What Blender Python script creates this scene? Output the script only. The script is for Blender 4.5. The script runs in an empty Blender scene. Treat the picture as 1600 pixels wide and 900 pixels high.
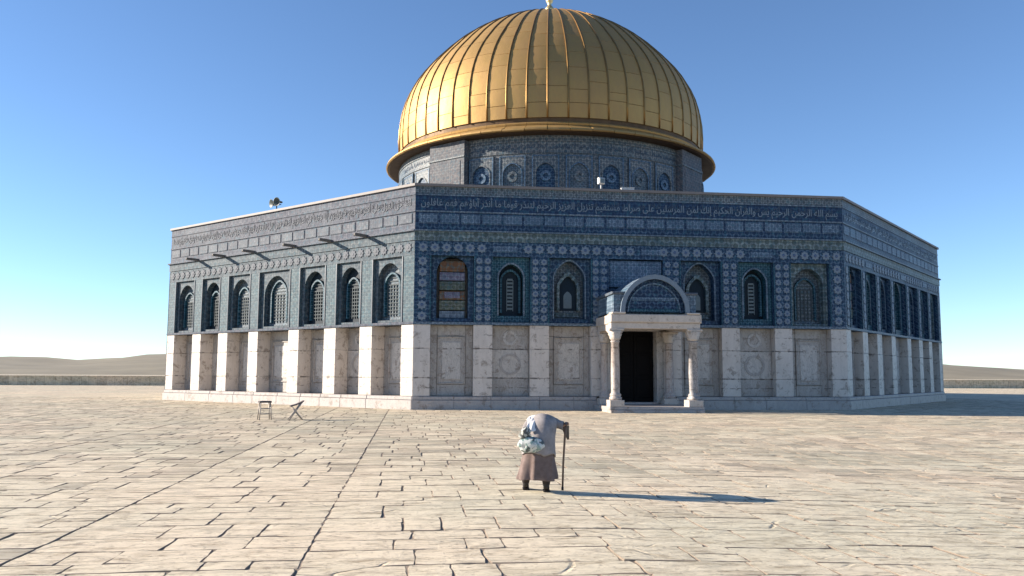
import bpy, bmesh, math, random, unicodedata
from math import sin, cos, pi, radians, sqrt, atan2, floor
from mathutils import Vector, Matrix, noise
R = random.Random(7)
sc = bpy.context.scene
COL = sc.collection

# ------------------------------------------------------------------ camera
FPX, CX, CY, CZ, YAW, PITCH, ROLL = 1327.1854, -0.1483, -38.4666, 1.5643, 0.1208, 0.102, 0.005
fwd = Vector((sin(YAW)*cos(PITCH), cos(YAW)*cos(PITCH), sin(PITCH)))
rt = Vector((cos(YAW), -sin(YAW), 0)); up = rt.cross(fwd)
r2 = rt*cos(ROLL)+up*sin(ROLL); u2 = -rt*sin(ROLL)+up*cos(ROLL)
cd = bpy.data.cameras.new('camera'); cam = bpy.data.objects.new('camera', cd); COL.objects.link(cam)
cam.matrix_world = Matrix(((r2.x, u2.x, -fwd.x, CX), (r2.y, u2.y, -fwd.y, CY), (r2.z, u2.z, -fwd.z, CZ), (0, 0, 0, 1)))
cd.sensor_width = 36; cd.lens = 36*FPX/1600; cd.shift_x = -2/1600; cd.clip_end = 9000; cd.clip_start = .1
sc.camera = cam

# ------------------------------------------------------------------ light
SUN_AZ, SUN_EL = radians(12), radians(20)          # azimuth: degrees behind the front wall's plane
tosun = Vector((-cos(SUN_AZ)*cos(SUN_EL), sin(SUN_AZ)*cos(SUN_EL), sin(SUN_EL)))
w = bpy.data.worlds.new('World'); sc.world = w; w.use_nodes = True
nt = w.node_tree; bg = nt.nodes['Background']
sky = nt.nodes.new('ShaderNodeTexSky'); sky.sky_type = 'NISHITA'; sky.sun_disc = False
sky.sun_elevation = SUN_EL; sky.sun_rotation = atan2(tosun.x, tosun.y)
sky.altitude = 700; sky.air_density = .85; sky.dust_density = 0.0; sky.ozone_density = 4.0
nt.links.new(sky.outputs[0], bg.inputs[0]); bg.inputs[1].default_value = 0.085
sd = bpy.data.lights.new('sun', 'SUN'); sd.energy = 4.8; sd.angle = radians(.5); sd.color = (1, .885, .745)
so = bpy.data.objects.new('sun', sd); COL.objects.link(so); so.rotation_euler = (-tosun).to_track_quat('-Z', 'Y').to_euler()
sc.view_settings.view_transform = 'Standard'; sc.view_settings.look = 'None'
sc.view_settings.exposure = 1.3; sc.view_settings.gamma = 1
sc.cycles.max_bounces = 6

# ------------------------------------------------------------------ material helpers
class N:
    def __init__(s, name):
        s.m = bpy.data.materials.new(name); s.m.use_nodes = True; s.t = s.m.node_tree
        s.b = s.t.nodes['Principled BSDF']; s.uv = None
    def n(s, typ, inp=None, **kw):
        x = s.t.nodes.new(typ)
        for k, v in kw.items(): setattr(x, k, v)
        for k, v in (inp or {}).items(): s.set(x.inputs[k], v)
        return x
    def set(s, sock, v):
        if isinstance(v, bpy.types.NodeSocket): s.t.links.new(v, sock)
        elif isinstance(v, (tuple, list)) and len(v) == 3 and sock.type == 'RGBA': sock.default_value = (*v, 1)
        else: sock.default_value = v
    def obj(s): return s.n('ShaderNodeTexCoord').outputs['Object']
    def gen_uv(s): return s.n('ShaderNodeTexCoord').outputs['UV']
    def pos(s): return s.n('ShaderNodeNewGeometry').outputs['Position']
    def isl(s): return s.n('ShaderNodeNewGeometry').outputs['Random Per Island']
    def noise(s, v, scale, detail=4, rough=.6, dist=0):
        return s.n('ShaderNodeTexNoise', {'Vector': v, 'Scale': scale, 'Detail': detail, 'Roughness': rough, 'Distortion': dist}).outputs[0]
    def vor(s, v, scale, feature='F1', out=0, **k):
        return s.n('ShaderNodeTexVoronoi', {'Vector': v, 'Scale': scale}, feature=feature, **k).outputs[out]
    def ramp(s, f, stops, interp='LINEAR'):
        x = s.n('ShaderNodeValToRGB', {'Fac': f}); e = x.color_ramp.elements; x.color_ramp.interpolation = interp
        while len(e) < len(stops): e.new(.5)
        for a, (p, c) in zip(e, stops): a.position = p; a.color = (*c, 1) if isinstance(c, tuple) else (c, c, c, 1)
        return x.outputs[0]
    def mix(s, f, a, b, mode='MIX'):
        x = s.n('ShaderNodeMix', data_type='RGBA', blend_type=mode)
        s.set(x.inputs[0], f); s.set(x.inputs[6], a); s.set(x.inputs[7], b); return x.outputs[2]
    def math(s, op, a, b=0.0):
        x = s.n('ShaderNodeMath', operation=op); s.set(x.inputs[0], a); s.set(x.inputs[1], b); return x.outputs[0]
    def map(s, v, scale=(1, 1, 1), loc=(0, 0, 0), rot=(0, 0, 0)):
        x = s.n('ShaderNodeMapping', {'Vector': v}); x.inputs['Scale'].default_value = scale
        s.set(x.inputs['Location'], loc); x.inputs['Rotation'].default_value = rot; return x.outputs[0]
    def jit(s, v, amount=20.0):
        """shift coordinates by a random per-piece amount"""
        r = s.n('ShaderNodeCombineXYZ', {0: s.math('MULTIPLY', s.isl(), amount), 1: s.math('MULTIPLY', s.isl(), amount*1.7), 2: s.math('MULTIPLY', s.isl(), amount*.6)}).outputs[0]
        return s.n('ShaderNodeVectorMath', {0: v, 1: r}, operation='ADD').outputs[0]
    def sep(s, v): x = s.n('ShaderNodeSeparateXYZ', {0: v}); return x.outputs
    def bump(s, h, strength=.3, dist=.02):
        s.t.links.new(s.n('ShaderNodeBump', {'Height': h, 'Strength': strength, 'Distance': dist}).outputs[0], s.b.inputs['Normal'])
    def done(s, col, rough=.6, metal=0.0, spec=.5):
        s.set(s.b.inputs['Base Color'], col); s.set(s.b.inputs['Roughness'], rough); s.set(s.b.inputs['Metallic'], metal)
        s.set(s.b.inputs['Specular IOR Level'], spec); return s.m

def plain(name, c, rough=.6, metal=0., var=.25, scale=8, bump=.15):
    k = N(name); f = k.noise(k.pos(), scale, 5)
    col = k.mix(f, tuple(x*(1-var) for x in c), tuple(min(1, x*(1+var)) for x in c))
    if bump: k.bump(f, bump)
    return k.done(col, rough, metal)

def mat_marble(name, lo, hi, vein, amount=.6):
    k = N(name); v = k.jit(k.pos(), 30)
    a = k.noise(k.map(v, (1, 1, .55)), 1.7, 7, .62, 1.5)
    base = k.mix(a, lo, hi)
    tint = k.mix(k.isl(), (.84, .84, .86), (1.06, 1.02, .97))
    base = k.mix(1, base, tint, 'MULTIPLY')
    vn = k.ramp(k.noise(k.map(v, (1, 1, .4)), 3.1, 6, .7, 2.2), [(.47, 0.0), (.5, 1.0), (.53, 0.0)])
    base = k.mix(k.math('MULTIPLY', vn, amount), base, vein)
    pt = k.ramp(k.noise(k.pos(), 2.6, 9, .78, .4), [(.535, 0.0), (.60, 1.0)])        # rusty blotches, chips
    base = k.mix(k.math('MULTIPLY', pt, .65), base, (.17, .13, .10))
    st = k.ramp(k.noise(k.map(k.pos(), (2.2, 2.2, .25)), 1.6, 5, .7), [(.45, 0.0), (.8, 1.0)])
    base = k.mix(k.math('MULTIPLY', st, .35), base, (.30, .26, .22))
    zz = k.sep(k.pos())[2]; rn = k.noise(k.map(k.pos(), (1.6, 1.6, .3)), 1.5, 5, .7)
    for lv, wd in ((1.42, .05), (2.74, .045), (3.36, .025), (.98, .03)):        # dirt and open joints along the slab beds
        d_ = k.math('ABSOLUTE', k.math('SUBTRACT', k.math('ADD', zz, k.math('MULTIPLY', k.math('SUBTRACT', k.noise(k.pos(), 3.0, 4), .5), .09)), lv))
        near = k.ramp(k.math('DIVIDE', d_, wd), [(.35, 1.0), (1.0, 0.0)])
        on = k.ramp(rn, [(.50, 0.0), (.56, .8)]); base = k.mix(k.math('MULTIPLY', near, on), base, (.10, .085, .075))
    k.bump(k.noise(k.pos(), 14, 6), .2, .01)
    return k.done(base, .5)

def mat_tile(name, cols, cell=.17, lat=.36, white=.5, rough=.32, wcol=(.24, .33, .43), fade=0.0, teal=(.03, .12, .17)):
    """glazed tile mosaic laid out in wall coordinates (uv in metres): small square tiles carrying a repeating star and vine pattern"""
    k = N(name); uv = k.gen_uv(); s = k.sep(uv); q = 2*pi/lat
    sx = k.math('SINE', k.math('MULTIPLY', s[0], q)); sy = k.math('SINE', k.math('MULTIPLY', s[1], q))
    cx = k.math('COSINE', k.math('MULTIPLY', s[0], q*2)); cy = k.math('COSINE', k.math('MULTIPLY', s[1], q*2))
    f = k.math('ADD', k.math('MULTIPLY', sx, sy), k.math('MULTIPLY', k.math('MULTIPLY', cx, cy), .5))
    f = k.math('ADD', f, k.math('MULTIPLY', k.math('SUBTRACT', k.noise(uv, 9, 3, .6), .5), 1.5))
    g = k.math('ADD', k.math('MULTIPLY', f, .33), .5)
    base = k.ramp(g, [(.12, cols[0]), (.4, cols[1]), (.62, cols[2]), (.8, cols[1])])
    wl = k.ramp(k.math('ABSOLUTE', k.math('SUBTRACT', g, .58)), [(.03, 1.0), (.085, 0.0)])
    base = k.mix(k.math('MULTIPLY', wl, white), base, wcol)
    tl = k.ramp(k.vor(uv, 1/cell*.8, out=0, distance='CHEBYCHEV'), [(.2, 1.0), (.34, 0.0)])
    base = k.mix(k.math('MULTIPLY', tl, .35), base, teal)
    # single tiles that differ in tone (replaced and weathered ones)
    br = k.n('ShaderNodeTexBrick', {'Vector': uv, 'Scale': 1.0, 'Mortar Size': .006, 'Brick Width': cell, 'Row Height': cell, 'Color1': (.74, .76, .8), 'Color2': (1.22, 1.2, 1.16), 'Mortar': (.4, .42, .45)}, offset=0.0)
    base = k.mix(1, base, br.outputs[0], 'MULTIPLY')
    lg = k.noise(k.pos(), .55, 4, .6)
    base = k.mix(1, base, k.ramp(lg, [(.3, (.72, .8, .85)), (.7, (1.25, 1.15, 1.1))]), 'MULTIPLY')
    if fade: base = k.mix(fade, base, (.34, .34, .36))
    k.bump(k.math('ADD', k.noise(uv, 22, 3), k.math('MULTIPLY', wl, .6)), .25, .01)
    return k.done(base, k.ramp(lg, [(.3, rough+.1), (.8, rough+.3)]), 0.0, .22)

NAVY = [(.008, .027, .068), (.015, .047, .098), (.036, .080, .138)]
DEEP = [(.005, .019, .060), (.010, .034, .085), (.026, .062, .122)]
TEAL = [(.005, .042, .068), (.010, .064, .098), (.028, .10, .14)]
GREY = [(.07, .105, .15), (.11, .155, .205), (.16, .205, .25)]
M = {}
M['marble'] = mat_marble('white_marble', (.50, .46, .42), (.66, .62, .58), (.40, .37, .35), .35)
M['panel'] = mat_marble('grey_veined_marble', (.31, .29, .27), (.48, .455, .43), (.2, .19, .18), .8)
M['panel_b'] = mat_marble('pale_book_marble', (.42, .40, .375), (.60, .575, .545), (.24, .23, .22), .8)
M['plinth'] = mat_marble('plinth_stone', (.30, .28, .28), (.48, .45, .43), (.2, .19, .2), .5)
M['navy'] = mat_tile('navy_tile', NAVY, white=.38, wcol=(.17, .24, .33))
M['deep'] = mat_tile('deep_blue_tile', DEEP, white=.2)
M['teal'] = mat_tile('teal_tile', TEAL, white=.3, lat=.24)
M['grey'] = mat_tile('grey_blue_tile', GREY, white=.35, lat=.3)
M['floral_l'] = mat_tile('sunlit_floral_tile', [(.040, .064, .085), (.066, .094, .116), (.096, .124, .145)], white=.4, lat=.45, wcol=(.17, .18, .19), rough=.5)  # sunlit wall's copy of the floral tile, colour toned for the sun there
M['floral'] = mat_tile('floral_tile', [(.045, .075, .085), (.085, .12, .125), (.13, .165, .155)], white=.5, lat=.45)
M['parapet'] = mat_tile('sunlit_parapet_tile', [(.042, .054, .082), (.072, .086, .118), (.105, .12, .152)], white=.35, lat=.42, wcol=(.13, .13, .15), rough=.5)  # paler tile for the sunlit wall, the sunlight put into its colour
M['script_bg'] = mat_tile('script_field_tile', DEEP, white=.0, lat=.3)
M['script_bg_l'] = mat_tile('sunlit_script_field_tile', [(.040, .050, .076), (.066, .078, .108), (.095, .108, .138)], white=.25, lat=.3, wcol=(.12, .12, .135), rough=.5)  # lit copy of the script field, sunlight put into its colour
M['drum'] = mat_tile('drum_tile', [(.06, .078, .095), (.10, .12, .135), (.18, .195, .20)], white=.35, lat=.4, wcol=(.30, .31, .31))
M['drum_dark'] = mat_tile('drum_dark_tile', [(.04, .06, .08), (.075, .10, .12), (.13, .16, .18)], white=.35, lat=.26)
M['pale'] = plain('pale_glazed_tile', (.135, .18, .23), .55, var=.3, scale=20)
M['pale_w'] = plain('white_glazed_tile', (.062, .076, .098), .35, var=.2, scale=20)
M['blue_boss'] = plain('blue_glazed_boss', (.045, .08, .16), .3, var=.3, scale=20)
M['grille_dark'] = plain('dark_lattice', (.035, .055, .065), .7, var=.3, scale=10)
M['script_l'] = plain('sunlit_script_tile', (.12, .132, .152), .8, var=.3, scale=4)  # lit copy of the script tile, colour dulled against the sun
M['script'] = plain('white_script_tile', (.13, .175, .225), .4, var=.2, scale=5)
M['cart'] = mat_tile('cartouche_tile', [(.045, .085, .14), (.07, .12, .185), (.11, .165, .235)], white=.4, lat=.28)
M['cart_l'] = mat_tile('sunlit_cartouche_tile', [(.075, .090, .115), (.10, .118, .145), (.13, .147, .175)], white=.3, lat=.28, wcol=(.15, .15, .16), rough=.5)  # lit copy of the cartouche tile, sunlight put into its colour
M['orange'] = mat_tile('orange_tile', [(.09, .045, .03), (.17, .08, .035), (.10, .085, .05)], white=.15, lat=.5)
M['mauve'] = mat_tile('mauve_tile', [(.09, .09, .14), (.14, .13, .19), (.19, .19, .23)], white=.3, lat=.3)
M['olive'] = mat_tile('olive_tile', [(.045, .065, .05), (.075, .095, .07), (.11, .12, .10)], white=.2, lat=.3)
M['pier_tile'] = mat_tile('pier_tile', [(.075, .08, .095), (.105, .108, .12), (.14, .14, .15)], white=.3, lat=.4, wcol=(.2, .2, .2), rough=.5)
M['lead'] = plain('weathered_lead', (.16, .145, .14), .6, var=.3, scale=3)
M['roof'] = plain('roof_lead', (.22, .21, .2), .6)
M['spout'] = plain('spout_stone', (.13, .12, .11), .7)
M['portico'] = mat_marble('portico_marble', (.44, .39, .34), (.6, .55, .5), (.3, .24, .2), .4)
M['column'] = mat_marble('column_marble', (.34, .30, .28), (.52, .48, .45), (.2, .12, .1), .8)
M['carved'] = mat_marble('mottled_marble', (.16, .16, .17), (.5, .48, .47), (.08, .08, .09), .9)
M['door'] = plain('shade_dark_door', (.004, .0035, .004), .6, var=.5, scale=6)  # near-black: the open doorway's shade put into the leaf colour
M['door'].node_tree.nodes['Principled BSDF'].inputs['Specular IOR Level'].default_value = .1
M['dark'] = plain('dark_interior', (.006, .006, .006), .9, bump=0)  # black fill, the darkness inside the doorway put into its colour
M['glass'] = plain('dark_lattice_glass', (.007, .018, .03), .5, var=.5, scale=12)
M['glass'].node_tree.nodes['Principled BSDF'].inputs['Specular IOR Level'].default_value = .15
M['grille'] = plain('plaster_lattice', (.10, .14, .16), .5, var=.3, scale=10)

# gold
def mat_gold(name, a, b, dark, rough=.38, metal=.85):
    k = N(name); v = k.pos()
    base = k.mix(k.isl(), a, b)
    base = k.mix(1, base, k.ramp(k.n('ShaderNodeTexWhiteNoise', {'W': k.math('MULTIPLY', k.isl(), 91.7)}, noise_dimensions='1D').outputs[0], [(0, (.72, .70, .66)), (.4, (1, 1, 1)), (1, (1.12, 1.12, 1.08))]), 'MULTIPLY')
    n1 = k.noise(k.map(v, (1, 1, .35)), 1.3, 7, .7)
    base = k.mix(k.ramp(n1, [(.42, 0.0), (.72, .75)]), base, dark)
    spots = k.ramp(k.noise(v, 2.2, 9, .8), [(.64, 0.0), (.70, 1.0)])
    base = k.mix(k.math('MULTIPLY', spots, .6), base, (.07, .04, .02))
    k.bump(k.noise(v, 2.5, 5, .6), .25, .04)
    return k.done(base, k.math('ADD', k.math('MULTIPLY', n1, .3), rough-.12), metal)
M['gold'] = mat_gold('gilded_copper', (.48, .30, .105), (.66, .44, .175), (.38, .24, .11), .58, .68)
M['gold_rib'] = mat_gold('gilded_rib', (.36, .21, .07), (.44, .27, .10), (.2, .11, .04))
M['gold_under'] = mat_gold('shaded_gilding', (.10, .06, .03), (.12, .07, .03), (.05, .03, .02), .6, .5)  # dark copy of the gilding, shade put into its colour
M['gold_pale'] = mat_gold('pale_gilding', (.80, .66, .38), (.85, .7, .4), (.6, .45, .2), .35, .7)

# stone paving
def mat_stone(name, far=False):
    k = N(name); p = k.pos(); v = k.jit(p, 25)
    rnd = k.isl()
    if far:
        br = k.n('ShaderNodeTexBrick', {'Vector': p, 'Scale': 1.0, 'Mortar Size': .012, 'Brick Width': 1.05, 'Row Height': .68, 'Color1': (.86, .86, .86), 'Color2': (1.1, 1.08, 1.05), 'Mortar': (.35, .32, .3)}, offset=.37)
        rnd = .5
    base = k.ramp(rnd, [(0, (.42, .375, .30)), (.15, (.64, .56, .43)), (.4, (.57, .49, .38)), (.6, (.74, .655, .51)), (.85, (.62, .54, .41)), (1, (.47, .425, .34))])
    big = k.noise(p, .22, 3, .5)
    base = k.mix(1, base, k.ramp(big, [(.35, (.93, .95, .91)), (.65, (1.05, 1.0, .95))]), 'MULTIPLY')
    n1 = k.noise(k.map(v, (.8, 2.6, 1)), 2.6, 9, .78, .5)
    base = k.mix(1, base, k.ramp(n1, [(.34, (.50, .46, .41)), (.5, (.96, .96, .95)), (.7, (1.14, 1.13, 1.12))]), 'MULTIPLY')
    pits = k.ramp(k.noise(k.map(v, (1, 1.8, 1)), 11, 6, .75), [(.57, 0.0), (.70, 1.0)])
    base = k.mix(k.math('MULTIPLY', pits, .75), base, (.20, .155, .12))
    cr = k.ramp(k.vor(k.mix(.12, k.map(v, (.5, 1.6, 1)), k.n('ShaderNodeTexNoise', {'Vector': v, 'Scale': 3.0, 'Detail': 5.0}).outputs[1]), 1.3, 'DISTANCE_TO_EDGE'), [(0, 1.0), (.018, 0.0)])
    crm = k.math('MULTIPLY', cr, k.ramp(k.noise(p, .9, 3), [(.5, 0.0), (.6, 1.0)]))
    base = k.mix(k.math('MULTIPLY', crm, .6), base, (.12, .095, .075))
    moss = k.ramp(k.noise(p, .7, 6, .7), [(.56, 0.0), (.72, .6)])
    base = k.mix(moss, base, (.30, .28, .22))
    dm = k.ramp(k.noise(k.map(p, (1, 2.2, 1)), 2.2, 9, .8, .6), [(.55, 0.0), (.66, .75)])
    base = k.mix(dm, base, (.21, .165, .125))
    if far: base = k.mix(1, base, br.outputs[0], 'MULTIPLY')
    h = k.math('SUBTRACT', k.math('ADD', k.math('MULTIPLY', n1, 1.0), k.math('MULTIPLY', k.noise(v, 26, 4), .25)), k.math('ADD', k.math('MULTIPLY', pits, .5), crm))
    k.bump(h, .9, .025)
    return k.done(base, .8, 0, .25)
M['stone'] = mat_stone('worn_limestone')
M['stone_far'] = mat_stone('distant_limestone_paving', True)
M['dirt'] = plain('joint_dirt', (.24, .19, .14), .95, var=.4, scale=5)
M['hill'] = plain('dry_hillside', (.22, .19, .13), .95, var=.4, scale=.02, bump=0)
M['wallstone'] = mat_stone('boundary_wall_stone', True)

# ------------------------------------------------------------------ object helpers
def link(name, me, mat=None, parent=None):
    o = bpy.data.objects.new(name, me); COL.objects.link(o)
    if mat is not None and me is not None and not me.materials: me.materials.append(M[mat] if isinstance(mat, str) else mat)
    if parent: o.parent = parent
    return o
def raw(name, vs, fs, mat, parent=None, uvs=None, smooth=False):
    me = bpy.data.meshes.new(name); me.from_pydata([tuple(v) for v in vs], [], fs)
    if uvs is not None:
        l = me.uv_layers.new(name='UVMap').data
        for lp in me.loops: l[lp.index].uv = uvs[lp.vertex_index]
    if smooth: me.polygons.foreach_set('use_smooth', [True]*len(me.polygons))
    me.update()
    return link(name, me, mat, parent)
def thing(name, label, cat, loc=(0, 0, 0), rz=0, group=None):
    o = bpy.data.objects.new(name, None); COL.objects.link(o); o.location = loc; o.rotation_euler = (0, 0, rz)
    o['label'] = label; o['category'] = cat
    if group: o['group'] = group
    return o
def struct(o): o['kind'] = 'structure'; return o

A = 20.6; AP = A*1.2071068; T8 = math.tan(pi/8)
CEN = Vector((A/2, AP, 0))
class Face:
    """wall coordinates: u metres along the wall from its left end, z up, d outward"""
    def __init__(s, k):                       # k = 0 is the front, counting counter-clockwise seen from above
        a = -pi/2 + k*pi/4
        s.n = Vector((cos(a), sin(a), 0)); s.u = Vector((-sin(a), cos(a), 0))
        s.o = CEN + s.n*AP - s.u*A/2
    def P(s, u, z, d): return s.o + s.u*u + s.n*d + Vector((0, 0, z))
class Round:
    """the same on a cylinder; u measured along the arc"""
    def __init__(s, r, phi): s.r = r; s.phi = phi
    def P(s, u, z, d):
        a = -pi/2 + s.phi + u/s.r
        return CEN + Vector((cos(a), sin(a), 0))*(s.r+d) + Vector((0, 0, z))
class Flat:
    def __init__(s, o, u, n): s.o = Vector(o); s.u = Vector(u); s.n = Vector(n)
    def P(s, u, z, d): return s.o + s.u*u + s.n*d + Vector((0, 0, z))

BOXF = [(0, 1, 2, 3), (7, 6, 5, 4), (0, 4, 5, 1), (1, 5, 6, 2), (2, 6, 7, 3), (3, 7, 4, 0)]
def box(F, name, u0, u1, z0, z1, d0, d1, mat, par, mit=(0, 0), ch=0.0, add=None):
    vs, uv = [], []
    def ring(d, c, f=1):
        for (u, z, e) in ((u0+c, z0+c, 0), (u1-c, z0+c, 1), (u1-c, z1-c, 1), (u0+c, z1-c, 0)):
            uu = u
            if e == 0 and mit[0]: uu -= d*T8
            if e == 1 and mit[1]: uu += d*T8
            vs.append(F.P(uu, z, d)); uv.append((uu + d*.7, z + d*.7))
    ring(d0, 0)
    if ch:
        ring(d1-ch, 0); ring(d1, ch)
        fs = [(3, 2, 1, 0), (8, 9, 10, 11)]
        for b in (0, 4):
            for i in range(4): j = (i+1) % 4; fs.append((b+i, b+j, b+4+j, b+4+i))
    else:
        ring(d1, 0); fs = [(3, 2, 1, 0), (4, 5, 6, 7)]
        for i in range(4): j = (i+1) % 4; fs.append((i, j, 4+j, 4+i))
    if add is not None:
        b = len(add[0]); add[0].extend(vs); add[1].extend([tuple(x+b for x in f) for f in fs]); add[2].extend(uv); return None
    return raw(name, vs, fs, mat, par, uv)

def arch_pts(uc, hw, zb, zs, n=14, point=.12):
    pts = [(uc-hw, zb), (uc-hw, (zb+zs)/2)]
    for i in range(n+1):
        t = pi - pi*i/n
        pts.append((uc+hw*cos(t), zs + hw*sin(t)*(1+point*sin(t)**6)))
    pts += [(uc+hw, (zb+zs)/2), (uc+hw, zb)]
    return pts
def arch_plate(F, name, uc, w, z0, z1, hw, zb, zs, d0, d1, mat, par, point=.12):
    """rectangular plate with an arched opening through it"""
    inn = arch_pts(uc, hw, zb, zs, 14, point); out = []
    for (u, z) in inn:
        if z <= zs+1e-6: out.append((uc-w/2 if u < uc else uc+w/2, z))
        else:
            du, dz = u-uc, z-zs
            t = min((w/2)/abs(du) if abs(du) > 1e-6 else 1e9, (z1-zs)/dz); out.append((uc+du*t, zs+dz*t))
    n = len(inn); vs = [F.P(u, z, d1) for u, z in inn]+[F.P(u, z, d1) for u, z in out]+[F.P(u, z, d0) for u, z in inn]+[F.P(u, z, d0) for u, z in out]
    uv = inn+out+[(u+.3, z) for u, z in inn]+[(u, z+.3) for u, z in out]
    fs = []
    for i in range(n-1):
        fs += [(i+1, i, n+i, n+i+1), (i, i+1, 2*n+i+1, 2*n+i), (n+i+1, n+i, 3*n+i, 3*n+i+1)]
    if zb > z0+.01:
        b = len(vs)
        for d in (d0, d1):
            for u, z in ((uc-w/2, z0), (uc+w/2, z0), (uc+w/2, zb), (uc-w/2, zb)): vs.append(F.P(u, z, d)); uv.append((u+d, z+d))
        fs += [(b+4, b+5, b+6, b+7), (b+3, b+2, b+6+0, b+7)[::-1], (b, b+1, b+5, b+4)]
    # square corners of the plate that the fan of arch points misses
    for s_, k in ((-1, None), (1, None)):
        cu = uc+s_*w/2
        idx = [i for i in range(n) if inn[i][1] > zs]
        side = [i for i in idx if abs(out[i][0]-cu) < 1e-6]; top = [i for i in idx if abs(out[i][1]-z1) < 1e-6 and (out[i][0]-uc)*s_ > 0]
        if side and top:
            a = side[-1] if s_ < 0 else side[0]; c = top[0] if s_ < 0 else top[-1]
            b = len(vs); vs.append(F.P(cu, z1, d1)); uv.append((cu, z1)); fs.append((n+a, b, n+c) if s_ > 0 else (n+c, b, n+a))
            b2 = len(vs); vs.append(F.P(cu, z1, d0)); uv.append((cu+.3, z1))
            fs += [(n+a, 3*n+a, b2, b), (b, b2, 3*n+c, n+c)]
    return raw(name, vs, fs, mat, par, uv)
def arch_fill(F, name, uc, hw, zb, zs, d, mat, par, point=.12):
    p = arch_pts(uc, hw, zb, zs, 14, point)
    return raw(name, [F.P(u, z, d) for u, z in p], [tuple(range(len(p)))[::-1]], mat, par, p)
def arch_band(F, name, uc, hw, th, zb, zs, d0, d1, mat, par, point=.12):
    """moulding that follows the arch"""
    a = arch_pts(uc, hw, zb, zs, 14, point); b = arch_pts(uc, hw+th, zb, zs, 14, point); n = len(a)
    vs = [F.P(u, z, d1) for u, z in a]+[F.P(u, z, d1) for u, z in b]+[F.P(u, z, d0) for u, z in a]+[F.P(u, z, d0) for u, z in b]
    uv = a+b+a+b; fs = []
    for i in range(n-1): fs += [(i+1, i, n+i, n+i+1), (i, i+1, 2*n+i+1, 2*n+i), (n+i+1, n+i, 3*n+i, 3*n+i+1)]
    return raw(name, vs, fs, mat, par, uv)
def ring_disc(F, name, uc, zc, r0, r1, d0, d1, mat, par, n=24):
    vs, uv, fs = [], [], []
    for r, d in ((r0, d0), (r0, d1), (r1, d1), (r1, d0)):
        for i in range(n): t = 2*pi*i/n; u, z = uc+r*cos(t), zc+r*sin(t); vs.append(F.P(u, z, d)); uv.append((u, z))
    for k in range(3):
        for i in range(n): j = (i+1) % n; fs.append((k*n+j, k*n+i, (k+1)*n+i, (k+1)*n+j))
    return raw(name, vs, fs, mat, par, uv)
def lathe_mesh(name, prof, n=24, twist=None, cx=0, cy=0, sm=True):
    vs, fs, uv = [], [], []
    for j, (r, z) in enumerate(prof):
        for i in range(n):
            t = 2*pi*i/n; rr = r*(1+(twist(t, z) if twist else 0)); vs.append((cx+rr*cos(t), cy+rr*sin(t), z)); uv.append((t*max(r, .3), z))
    for j in range(len(prof)-1):
        for i in range(n): k = (i+1) % n; fs.append((j*n+i, j*n+k, (j+1)*n+k, (j+1)*n+i))
    fs.append(tuple(range(n))[::-1]); fs.append(tuple((len(prof)-1)*n+i for i in range(n)))
    me = bpy.data.meshes.new(name); me.from_pydata(vs, [], fs)
    l = me.uv_layers.new(name='UVMap').data
    for lp in me.loops: l[lp.index].uv = uv[lp.vertex_index]
    if sm: me.polygons.foreach_set('use_smooth', [len(p.vertices) == 4 for p in me.polygons])
    me.update(); return me
def tube_data(pts, rad, n=8, cap=True):
    vs, fs = [], []
    pts = [Vector(p) for p in pts]
    if not isinstance(rad, (list, tuple)): rad = [rad]*len(pts)
    ref = None
    for i, p in enumerate(pts):
        t = (pts[min(i+1, len(pts)-1)]-pts[max(i-1, 0)]).normalized()
        if ref is None: ref = t.orthogonal()
        a = (ref - t*ref.dot(t)).normalized(); ref = a; b = t.cross(a)
        for k in range(n): an = 2*pi*k/n; vs.append(p+(a*cos(an)+b*sin(an))*rad[i])
    for i in range(len(pts)-1):
        for k in range(n): j = (k+1) % n; fs.append((i*n+k, i*n+j, (i+1)*n+j, (i+1)*n+k))
    if cap: fs.append(tuple(range(n))[::-1]); fs.append(tuple((len(pts)-1)*n+k for k in range(n)))
    return vs, fs
def tube(name, pts, rad, mat, par=None, n=8):
    v, f = tube_data(pts, rad, n); return raw(name, v, f, mat, par, smooth=True)

# ------------------------------------------------------------------ ground
def G(x, y):
    """the plaza falls slightly to the right in the foreground"""
    s = min(1, max(0, (-12-y)/12)); s = s*s*(3-2*s)
    return -0.03*min(max(x-1.6, 0), 10)*s
def inside_oct(x, y, m):
    for k in range(8):
        f = Face(k)
        if (Vector((x, y, 0))-f.o).dot(f.n) > m: return False
    return True
X0, X1, Y0, Y1 = -30, 40, -41, 20
def lin(a, b, n): return [a+(b-a)*i/n for i in range(n+1)]
gx = [-4000, -1200, -400, -150, -60]+lin(X0, X1, 140)+[80, 160, 400, 1200, 4000]
gy = [-4000, -1000, -200, -80]+lin(Y0, Y1, 122)+[40, 80, 160, 400, 1200, 5000]
vs = [(x, y, G(x, y)-.008 if X0-1 < x < X1+1 and Y0-1 < y < Y1+1 else (-.008 if x < X0 or y > Y1 else G(x, y)-.008)) for y in gy for x in gx]
fs, mi = [], []
for j in range(len(gy)-1):
    for i in range(len(gx)-1):
        a = j*len(gx)+i; fs.append((a, a+1, a+1+len(gx), a+len(gx)))
        mi.append(0 if X0 <= gx[i] < X1 and Y0 <= gy[j] < Y1 else 1)
ground = struct(raw('ground', vs, fs, 'dirt')); ground.data.materials.append(M['stone_far'])
ground.data.polygons.foreach_set('material_index', mi)

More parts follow.
